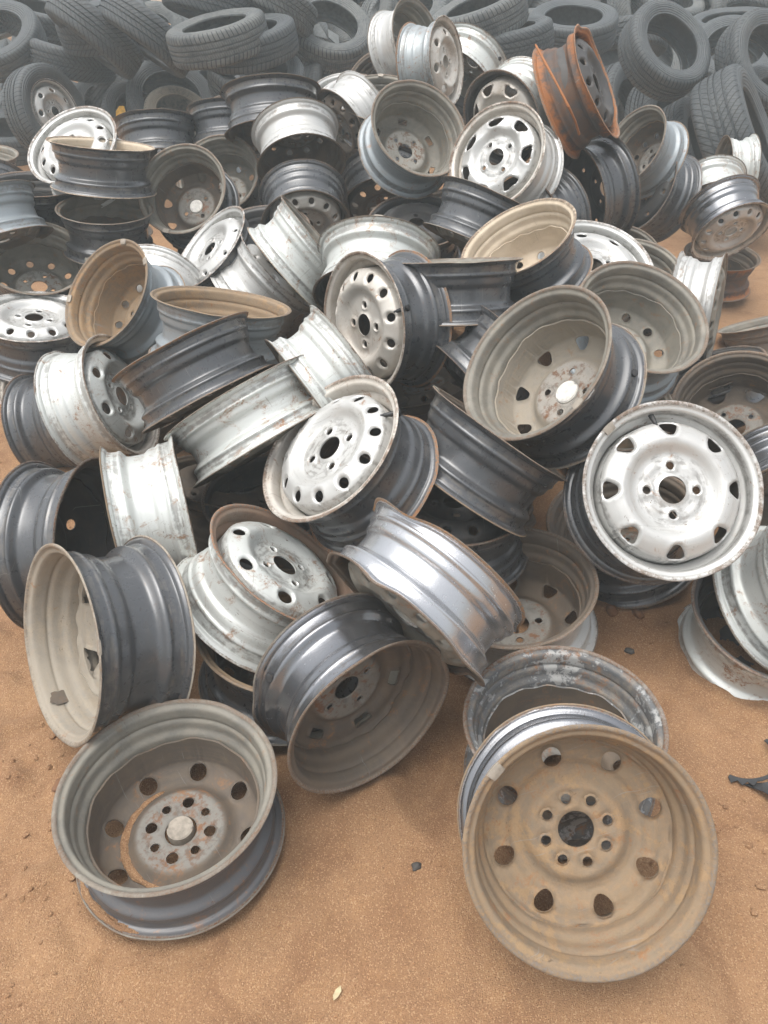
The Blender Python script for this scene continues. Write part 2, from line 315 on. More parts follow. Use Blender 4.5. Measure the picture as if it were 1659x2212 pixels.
def disc_mesh(name, prof, vents, bolts, spoke=0, pads=0):
    P = catmull(DISC_P[prof], 4)
    loops, extra, hole_polys = [], [], []
    for kind, n, rc, A, B, off in vents:
        for k in range(n):
            h = hole(kind, rc, R_(off) + 2 * math.pi * k / n, A, B); lp = h(1.0); loops.append(lp); hole_polys.append((lp, 'v')); extra += h(1.22) + h(1.5)
    for n, rc, rb, off in bolts:
        for k in range(n):
            a = R_(off) + 2 * math.pi * k / n; h = hole('round', rc, a, rb, rb, 12); lp = h(1.0); loops.append(lp); hole_polys.append((lp, 'b')); extra += h(1.35) + h(1.8)
    out_l = [(.145 * math.cos(2 * math.pi * i / 96), .145 * math.sin(2 * math.pi * i / 96)) for i in range(96)]
    in_l = [(.028 * math.cos(2 * math.pi * i / 40), .028 * math.sin(2 * math.pi * i / 40)) for i in range(40)]
    loops += [out_l, in_l]; hole_polys.append((in_l, 'h'))
    def inside(p, poly):
        c = False; x, y = p; j = len(poly) - 1
        for i in range(len(poly)):
            xi, yi = poly[i]; xj, yj = poly[j]
            if (yi > y) != (yj > y) and x < (xj - xi) * (y - yi) / (yj - yi) + xi: c = not c
            j = i
        return c
    cen = [(sum(q[0] for q in lp) / len(lp), sum(q[1] for q in lp) / len(lp)) for lp, k in hole_polys]
    rad = [max(math.hypot(q[0] - c[0], q[1] - c[1]) for q in lp) for (lp, k), c in zip(hole_polys, cen)]
    pts, edges = [], []
    for lp in loops:
        s = len(pts); pts += lp; edges += [(s + i, s + (i + 1) % len(lp)) for i in range(len(lp))]
    free = list(extra)
    r = .031
    while r < .1445:
        m = max(40, int(2 * math.pi * r / .0072)); free += [(r * math.cos(2 * math.pi * (i + (int(r * 1e4) % 2) * .5) / m), r * math.sin(2 * math.pi * (i + (int(r * 1e4) % 2) * .5) / m)) for i in range(m)]
        r += .0042
    for p in free:
        rr = math.hypot(*p)
        if rr > .1442 or rr < .0295: continue
        bad = False
        for (lp, k), c, rd in zip(hole_polys, cen, rad):
            if math.hypot(p[0] - c[0], p[1] - c[1]) < rd * 1.05 + .0015:
                if k == 'h': continue
                if inside(p, lp) or min(math.hypot(p[0] - q[0], p[1] - q[1]) for q in lp) < .0012: bad = True; break
        if not bad: pts.append(p)
    V, E, F, _, _, _ = geometry.delaunay_2d_cdt([Vector(p) for p in pts], edges, [], 0, 1e-5)
    tris = []
    for f in F:
        c = (sum(V[i][0] for i in f) / len(f), sum(V[i][1] for i in f) / len(f))
        if math.hypot(*c) > .1449: continue
        ok = True
        for (lp, k), ce, rd in zip(hole_polys, cen, rad):
            if math.hypot(c[0] - ce[0], c[1] - ce[1]) < rd and inside(c, lp): ok = False; break
        if ok: tris.append(tuple(f))
    top, bot, wear, pad = [], [], [], []
    for v in V:
        x, y = v[0], v[1]; r = math.hypot(x, y); a = math.atan2(y, x); z = fz(P, r)
        w = 0.0
        for (lp, k), ce, rd in zip(hole_polys, cen, rad):
            dd = math.hypot(x - ce[0], y - ce[1])
            if k == 'v' and dd < rd * 2.2:
                de = min(math.hypot(x - q[0], y - q[1]) for q in lp)
                z += -.0035 * math.exp(-(de / .0028) ** 2) + .0016 * math.exp(-((de - .006) / .004) ** 2)
                w = max(w, .75 * math.exp(-de / .004))
            elif k == 'b' and dd < rd * 3:
                z += .0042 * math.exp(-((dd - rd * 1.25) / (rd * .5)) ** 2) - .002 * math.exp(-((dd - rd) / (rd * .2)) ** 2); w = max(w, .8 * math.exp(-max(0, dd - rd) / .004))
        if spoke:
            z += .0045 * math.cos(spoke * a + math.pi) * math.exp(-((r - .112) / .020) ** 2)
        if pads:
            pa = ((a - math.pi / pads) % (2 * math.pi / pads)); pa = min(pa, 2 * math.pi / pads - pa)
            k = max(0.0, min(1.0, (.30 - pa) / .08)) * max(0.0, min(1.0, (.009 - abs(r - .056)) / .004)); z += .0024 * k
        if r > .1449: z += .007 * math.sin(4 * a + 1) * abs(math.sin(2 * a)) + .002 * math.sin(17 * a)
        if r < .034: w = max(w, .7)
        top.append((x * DS, y * DS, z)); k = DS * (1 - .026 * max(0.0, min(1.0, (r - .138) / .005))); bot.append((x * k, y * k, z - .0035 * max(.05, min(1.0, (.1452 - r) / .004)))); wear.append(w); pad.append(max(0.0, min(1.0, (.079 - r) / .006)))
    n = len(V); cnt = {}
    for f in tris:
        for i in range(len(f)):
            e = (f[i], f[(i + 1) % len(f)]); cnt[e] = cnt.get(e, 0) + 1
    faces = [f for f in tris] + [tuple(i + n for i in reversed(f)) for f in tris]
    mi = [0] * len(tris) + [1] * len(tris)
    for (a, b) in cnt:
        if (b, a) not in cnt: faces.append((b, a, a + n, b + n)); mi.append(0)
    me = bpy.data.meshes.new(name); me.from_pydata(top + bot, [], faces); me.update()
    me.polygons.foreach_set('material_index', mi); me.polygons.foreach_set('use_smooth', [True] * len(faces))
    at = me.attributes.new('wear', 'FLOAT', 'POINT'); at.data.foreach_set('value', wear + wear)
    at = me.attributes.new('pad', 'FLOAT', 'POINT'); at.data.foreach_set('value', pad + pad)
    me.set_sharp_from_angle(angle=R_(48)); slots(me, 2); me.update()
    return me

RIMS = {0: [rim_mesh('rim', 1, 4, .0022), rim_mesh('rim', 2, 5, .0034), rim_mesh('rim', 3, 4, .0028), rim_mesh('rim', 4, 3, .0020)],
        1: [rim_mesh('rim', 11, 4, .006)], 2: [rim_mesh('rim', 12, 4, .010)], 3: [rim_mesh('rim', 13, 3, .004)],
        4: [rim_mesh('rim', 14, 5, .005)], 5: [rim_mesh('rim', 15, 8, .019)], 6: [rim_mesh('rim', 16, 8, .013, flatten=.05)]}
DISCS = {
 'A': disc_mesh('disc_round_vents', 'std', [('round', 12, .1225, .0110, .0110, 15)], [(4, .050, .0085, 0)]),
 'B': disc_mesh('disc_d_vents', 'std', [('D', 8, .1240, .0150, .0135, 0)], [(4, .050, .0082, 0)], pads=4),
 'C': disc_mesh('disc_windows', 'bulge', [('win', 7, .1165, .0240, .0155, 25.7)], [(4, .054, .0065, 0)], spoke=7, pads=4),
 'D': disc_mesh('disc_eight_vents', 'deep', [('round', 8, .1185, .0152, .0162, 0)], [(8, .050, .0080, 0)]),
 'J': disc_mesh('disc_deep_eight', 'std', [('round', 8, .1200, .0160, .0150, 0)], [(4, .050, .0078, 0), (4, .052, .0105, 45)]),
 'L': disc_mesh('disc_shallow_slots', 'deep', [('slot', 6, .1120, .0190, .0095, 0)], [(4, .050, .0070, 45)]),
 'E': disc_mesh('disc_slots', 'std', [('slot', 6, .1180, .0170, .0085, 0)], [(4, .050, .0070, 45)]),
 'F': disc_mesh('disc_oval_vents', 'bulge', [('round', 7, .1170, .0165, .0120, 0)], [(4, .050, .0070, 20)]),
 'G': disc_mesh('disc_ten_vents', 'std', [('round', 10, .1180, .0125, .0115, 0)], [(4, .050, .0068, 20)]),
 'H': disc_mesh('disc_triangle_vents', 'deep', [('tri', 5, .1120, .0230, .0200, 0)], [(5, .050, .0070, 36)]),
 'N': disc_mesh('disc_plain', 'bulge', [('round', 8, .1290, .0075, .0055, 0)], [(4, .050, .0070, 0)]),
}
def part_mesh(name, verts, faces, smooth=True, nm=1):
    me = bpy.data.meshes.new(name); me.from_pydata(verts, [], faces); me.update()
    bm = bmesh.new(); bm.from_mesh(me); bmesh.ops.recalc_face_normals(bm, faces=bm.faces); bm.to_mesh(me); bm.free()
    me.polygons.foreach_set('use_smooth', [smooth] * len(me.polygons)); me.set_sharp_from_angle(angle=R_(40)); slots(me, nm)
    return me
def tube_mesh(name, path, n=12):      # path: (point, radius); a lathe along a bent line with closed ends
    vs, fs = [], []
    P = [Vector(p) for p, r in path]
    for i, (p, r) in enumerate(path):
        tdir = (P[min(i + 1, len(P) - 1)] - P[max(i - 1, 0)]).normalized()
        a = tdir.orthogonal().normalized() if i == 0 else (a - tdir * a.dot(tdir)).normalized()
        b = tdir.cross(a)
        for k in range(n):
            q = 2 * math.pi * k / n; vs.append(P[i] + (a * math.cos(q) + b * math.sin(q)) * r)
    for i in range(len(path) - 1):
        for k in range(n):
            fs.append((i * n + k, i * n + (k + 1) % n, (i + 1) * n + (k + 1) % n, (i + 1) * n + k))
    fs.append(tuple(range(n))[::-1]); fs.append(tuple((len(path) - 1) * n + k for k in range(n)))
    return part_mesh(name, vs, fs)
# rubber valve through the front well, pointing inwards and forwards, with its button on the tyre side
VALVE = tube_mesh('valve_stem', [((.1790, 0, .0495), .004), ((.1785, 0, .0500), .0085), ((.1740, 0, .0520), .0085), ((.1700, 0, .0535), .0062), ((.1600, 0, .0585), .0058), ((.1520, 0, .0630), .0050), ((.1460, 0, .0670), .0040), ((.1455, 0, .0674), .0030), ((.1400, 0, .0705), .0030)])
def arc_block(name, a0, a1, prof, n=6):     # solid swept round the axis: prof = (r, z) loop
    vs, fs = [], []; m = len(prof)
    for i in range(n + 1):
        a = a0 + (a1 - a0) * i / n
        s = 1 - .12 * abs(2 * i / n - 1) ** 3
        rc = sum(p[0] for p in prof) / m; zc = sum(p[1] for p in prof) / m
        for r, z in prof: vs.append(((rc + (r - rc) * s) * math.cos(a), (rc + (r - rc) * s) * math.sin(a), zc + (z - zc) * s))
    for i in range(n):
        for k in range(m): fs.append((i * m + k, i * m + (k + 1) % m, (i + 1) * m + (k + 1) % m, (i + 1) * m + k))
    fs.append(tuple(range(m))[::-1]); fs.append(tuple(n * m + k for k in range(m)))
    return part_mesh(name, vs, fs)
WEIGHT = arc_block('balance_weight', -.07, .07, [(.1745, .0760), (.1740, .0785), (.1770, .0800), (.1850, .0822), (.1918, .0818), (.1922, .0780), (.1900, .0806), (.1850, .0800), (.1790, .0775)])
def patch_mesh(name, seed, a, zc, h, r):      # thin sticker or paint dab wrapped on the barrel
    rnd = random.Random(seed); n = 20; vs = [(r * 1.006, 0, zc)]
    for i in range(n):
        q = 2 * math.pi * i / n; k = 1 + rnd.uniform(-.16, .16); aa = a * math.cos(q) * k
        vs.append((r * 1.006 * math.cos(aa), r * 1.006 * math.sin(aa), zc + h * math.sin(q) * k))
    vs += [(x * .994, y * .994, z) for x, y, z in vs]
    fs = [(0, 1 + i, 1 + (i + 1) % n) for i in range(n)] + [(n + 1, n + 2 + (i + 1) % n, n + 2 + i) for i in range(n)] + [(1 + i, n + 2 + i, n + 2 + (i + 1) % n, 1 + (i + 1) % n) for i in range(n)]
    return part_mesh(name, vs, fs)
PATCH = patch_mesh('sticker', 3, .10, -.058, .0075, .1715)
DAB = patch_mesh('paint_mark', 9, .045, .004, .009, .1474)
CAP = tube_mesh('hub_cap', [((0, 0, .0660), .002), ((0, 0, .0662), .0240), ((0, 0, .0640), .0262), ((0, 0, .0660), .0285), ((0, 0, .0860), .0300), ((0, 0, .0880), .0270), ((0, 0, .0890), .012)], 28)

WGROUP = 'scrap steel wheels in the heap'
def wheel(idx, p, Z, X, R, W, disc, mats, face, roll, dent, ex, label):
    root = bpy.data.objects.new('steel_wheel', None); C.objects.link(root); root.empty_display_size = .05
    Zv, Xv = Vector(Z).normalized(), Vector(X); Xv = (Xv - Zv * Xv.dot(Zv)).normalized(); Yv = Zv.cross(Xv)
    mt = Matrix((Xv, Yv, Zv)).transposed().to_4x4(); mt.translation = Vector(p)
    root.matrix_world = mt @ Matrix.Diagonal((R / .19, R / .19, W / .16, 1))
    tag(root, label, 'wheel', WGROUP)
    o, ib, if_, df, db = [M[c] for c in mats]
    rim = link('rim', RIMS[dent][idx % len(RIMS[dent])], root, (o, ib, if_))
    link('wheel_disc', DISCS[disc], root, (df, db))
    for e in [q for q in ex.split(';') if q]:
        k, _, a = e.partition(':'); a = float(a or 0)
        phi = R_(a - roll if face == 'F' else roll - a)
        if k == 'greycap': v = link('hub_cap', CAP, root, (LEAD,)); v.scale = (.84, .84, .9)
        elif k == 'cap': link('hub_cap', CAP, root, (WHITE_PLASTIC,))
        elif k.startswith('valve'): v = link('valve_stem', VALVE, root, (BLACK_RUBBER,)); v.rotation_euler.z = phi
        elif k.startswith('bw'):
            v = link('balance_weight', WEIGHT, root, (LEAD,)); v.rotation_euler.z = phi
            near = (face == 'F') != (k == 'bwf')
            if not near: v.rotation_euler = (math.pi, 0, -phi if False else phi)
        elif k == 'sticker': v = link('sticker', PATCH, root, (STICKER,)); v.rotation_euler.z = phi
        elif k == 'redmark': v = link('paint_mark', DAB, root, (RED,)); v.rotation_euler.z = phi
    return root

# ---- tyre: carcass with sidewalls, beads and four grooves round the tread (unit R .30, W .19)
def tyre_mesh(segs=144):
    half = [(.0700, .1900), (.0790, .1925), (.0810, .2010), (.0870, .2150), (.0930, .2340), (.0950, .2500), (.0930, .2660), (.0890, .2760), (.0860, .2830), (.0800, .2905), (.0720, .2950)]
    tr = []
    for z0, z1 in ((.0720, .0500), (.0400, .0170), (.0085, -.0085)):
        tr.append((z0, z1))
    pts = catmull(half, 3); flag = [0.0] * (len(pts) - 9) + [1.0] * 9
    def crown(z): return .3005 - .75 * z * z
    outer = list(zip(pts, flag))
    right = [(.0560, 0), (.0470, 0), (.0455, 1), (.0385, 1), (.0370, 0), (.028, 0), (.0155, 0), (.0140, 1), (.0075, 1), (.0060, 0), (0, 0)]
    for z, g in right: outer.append(((z, crown(z) - (.0075 if g else 0)), .35 if g else 1.0))
    mir = [((-p[0], p[1]), f) for p, f in reversed(outer[:-1])]
    outer += mir
    inner_half = [(.0680, .1910), (.0670, .2030), (.0790, .2300), (.0830, .2500), (.0770, .2720), (.0600, .2830), (.03, .2865), (0, .2870)]
    ih = catmull(inner_half, 2); inner = [((-p[0], p[1]), 0.0) for p in ih] + [(p, 0.0) for p in reversed(ih[:-1])]
    ring = outer + inner; N = len(ring); V, Fc, fl = [], [], []
    for s in range(segs):
        a = 2 * math.pi * s / segs; c, q = math.cos(a), math.sin(a)
        sag = .003 * noise.noise(Vector((c * 1.5, q * 1.5, 2)))
        for (z, r), f in ring: V.append(((r + sag) * c, (r + sag) * q, z + .004 * noise.noise(Vector((c, q, 9))))); fl.append(f)
    uv = []
    for s in range(segs):
        s2 = (s + 1) % segs
        for i in range(N):
            j = (i + 1) % N
            Fc.append((s * N + i, s2 * N + i, s2 * N + j, s * N + j))
            u0, u1 = s / segs, (s + 1) / segs; vi, vj = ring[i][0][0] / .0755, ring[j][0][0] / .0755
            uv += [(u0, vi), (u1, vi), (u1, vj), (u0, vj)]
    me = bpy.data.meshes.new('tyre'); me.from_pydata(V, [], Fc); me.update()
    ul = me.uv_layers.new(name='UVMap')
    for k, q in enumerate(uv): ul.data[k].uv = q
    at = me.attributes.new('tread', 'FLOAT', 'POINT'); at.data.foreach_set('value', fl)
    me.polygons.foreach_set('use_smooth', [True] * len(Fc)); me.set_sharp_from_angle(angle=R_(42)); slots(me, 1)
    me.update()
    return me
TYRE = tyre_mesh()
TGROUP = 'old tyres in the heap behind the wheels'
def place(o, p, Z, X, sx, sz):
    Zv, Xv = Vector(Z).normalized(), Vector(X); Xv = (Xv - Zv * Xv.dot(Zv)).normalized(); Yv = Zv.cross(Xv)
    mt = Matrix((Xv, Yv, Zv)).transposed().to_4x4(); mt.translation = Vector(p)
    o.matrix_world = mt @ Matrix.Diagonal((sx, sx, sz, 1))
def tyre(p, Z, X, R, W, pat, col, label, mounted=False):
    if not mounted:
        o = link('scrap_tyre', TYRE, None, (TY[pat, col],)); place(o, p, Z, X, R / .30, W / .19)
        return tag(o, label, 'tyre', TGROUP)
    root = bpy.data.objects.new('mounted_wheel', None); C.objects.link(root); place(root, p, Z, X, 1, 1)
    tag(root, label, 'wheel', TGROUP)
    o = link('tyre', TYRE, root, (TY[pat, col],)); o.scale = (R / .30, R / .30, W / .19)
    r = link('rim', RIMS[0][0], root, (M['S'], M['g'], M['S'])); r.scale = (.99, .99, 1.0)
    k = link('wheel_disc', DISCS['F'], root, (M['S'], M['g'])); k.scale = (.99, .99, 1.0)
    return root

# ------------------------------------------------------------------ ground: one sheet of reddish sand
# where rims press into the sand: rings round wheels lying flat, ridges under lips
RINGS = [(-0.373, 0.816, 0.188), (0.345, 0.970, 0.188), (-0.219, 1.204, 0.185), (0.313, 1.373, 0.190), (0.638, 1.648, 0.190), (0.894, 1.315, 0.190), (-0.297, 1.688, 0.180)]
RIDGES = [(0.308, 0.664, 3.083, 0.100), (-0.106, 1.073, -2.555, 0.100), (-0.020, 0.944, -2.555, 0.100), (1.144, 1.914, 3.062, 0.100), (1.132, 1.757, 3.062, 0.100), (-0.806, 1.478, -1.675, 0.100), (-0.648, 1.461, -1.675, 0.100), (1.030, 1.279, -2.369, 0.100)]
def ground_z(x, y):
    m = 0.0
    dx, dy = x / 1.05, (y - 3.15) / 1.35; q = dx * dx + dy * dy
    if q < 1: m += .30 * (1 - q) ** 1.2
    if y > 5.4: m += .45 * min(1, (y - 5.4) / 2.0) ** 1.0 * min(1, max(0, 1.0))
    if y > 8: m += .35 * min(1, (y - 8) / 3.0)
    n = noise.fractal(Vector((x * 1.7, y * 1.7, 0)), 1.0, 2.0, 4) * .014 + noise.fractal(Vector((x * 5.2, y * 5.2, 9)), 1.0, 2.0, 4) * .008 + noise.fractal(Vector((x * 9, y * 9, 4)), 1.0, 2.0, 4) * .0035
    f = noise.noise(Vector((x * 4.5 + 3, y * 4.5, 7)))
    n += max(0.0, noise.noise(Vector((x * 26, y * 26, 11))) - .25) * .018 * max(0.0, noise.noise(Vector((x * 2.1, y * 2.1, 21))) + .15)
    side = min(1.0, max(0.0, (abs(x - .1) - .45) / .4))
    n += side * (max(0.0, noise.noise(Vector((x * 15, y * 15, 31))) - .05) * .034 + abs(noise.noise(Vector((x * 38, y * 38, 41)))) * .006)
    for (rx, ry, rr) in RINGS:
        q = math.hypot(x - rx, y - ry)
        if abs(q - rr) < .09:
            n += .016 * (.55 + .9 * abs(noise.noise(Vector((x * 12, y * 12, 3))))) * math.exp(-((q - rr - .006) / .016) ** 2)
    for (rx, ry, ang, ln) in RIDGES:
        u = (x - rx) * math.cos(ang) + (y - ry) * math.sin(ang); w = -(x - rx) * math.sin(ang) + (y - ry) * math.cos(ang)
        n += .018 * math.exp(-(u / ln) ** 2 - (w / .030) ** 2) * (.6 + .8 * abs(noise.noise(Vector((x * 20, y * 20, 13)))))
    n -= max(0.0, f - .22) * .060                                   # scuffs and heel marks
    return m + n
def axis(breaks):
    out = []
    for (a, b, st) in breaks:
        k = max(1, round((b - a) / st)); out += [a + (b - a) * i / k for i in range(k)]
    out.append(breaks[-1][1]); return out
xs = axis([(-80, -8, 9), (-8, -3, .5), (-3, -1.2, .1), (-1.2, 1.4, .011), (1.4, 3, .08), (3, 8, .5), (8, 80, 9)])
ys = axis([(-30, -1, 4), (-1, .35, .1), (.35, 1.9, .011), (1.9, 4.6, .05), (4.6, 9, .2), (9, 20, 1), (20, 150, 13)])
gv = [(x, y, ground_z(x, y)) for y in ys for x in xs]; nx = len(xs)
gf = [(j * nx + i, j * nx + i + 1, (j + 1) * nx + i + 1, (j + 1) * nx + i) for j in range(len(ys) - 1) for i in range(nx - 1)]
gm = bpy.data.meshes.new('ground'); gm.from_pydata(gv, [], gf); gm.update(); gm.polygons.foreach_set('use_smooth', [True] * len(gf))
t = NT('sand'); tc = t.n('ShaderNodeTexCoord'); v = tc.outputs['Object']
n1 = t.noise(v, 2.3, 6, .6, .4); n2 = t.noise(v, 26, 6, .65); n3 = t.noise(v, 160, 5, .7); n4 = t.noise(v, 480, 3, .7)
vo = t.n('ShaderNodeTexVoronoi'); t.l(v, vo.inputs['Vector']); vo.inputs['Scale'].default_value = 520
cs = t.n('ShaderNodeSeparateColor'); t.l(vo.outputs['Color'], cs.inputs[0])
col = t.mix(t.ramp(n1, .35, .68), (.375, .218, .113), (.285, .156, .079))
n5 = t.noise(v, 6.5, 5, .62, .8)
col = t.mix(t.math('MULTIPLY', t.ramp(n5, .46, .66), .6), col, (.215, .105, .050))
col = t.mix(t.math('MULTIPLY', t.ramp(n2, .45, .75), .4), col, (.44, .25, .115))
col = t.mix(t.math('MULTIPLY', t.ramp(n4, .42, .72), .45), col, (.22, .098, .038))
col = t.mix(t.math('MULTIPLY', t.ramp(cs.outputs[0], .80, .93), .45), col, (.60, .40, .23))
col = t.mix(t.math('MULTIPLY', t.ramp(cs.outputs[1], .72, .95), .40), col, (.13, .058, .027))
t.l(col, t.b.inputs['Base Color']); t.b.inputs['Roughness'].default_value = .93
h = t.math('ADD', t.math('MULTIPLY', n3, .8), t.math('ADD', t.math('MULTIPLY', n2, 1.2), t.math('MULTIPLY', vo.outputs['Distance'], -.6)))
t.bump(h, .7, .006); gm.materials.append(t.m)
ground = bpy.data.objects.new('ground', gm); C.objects.link(ground); ground['kind'] = 'structure'

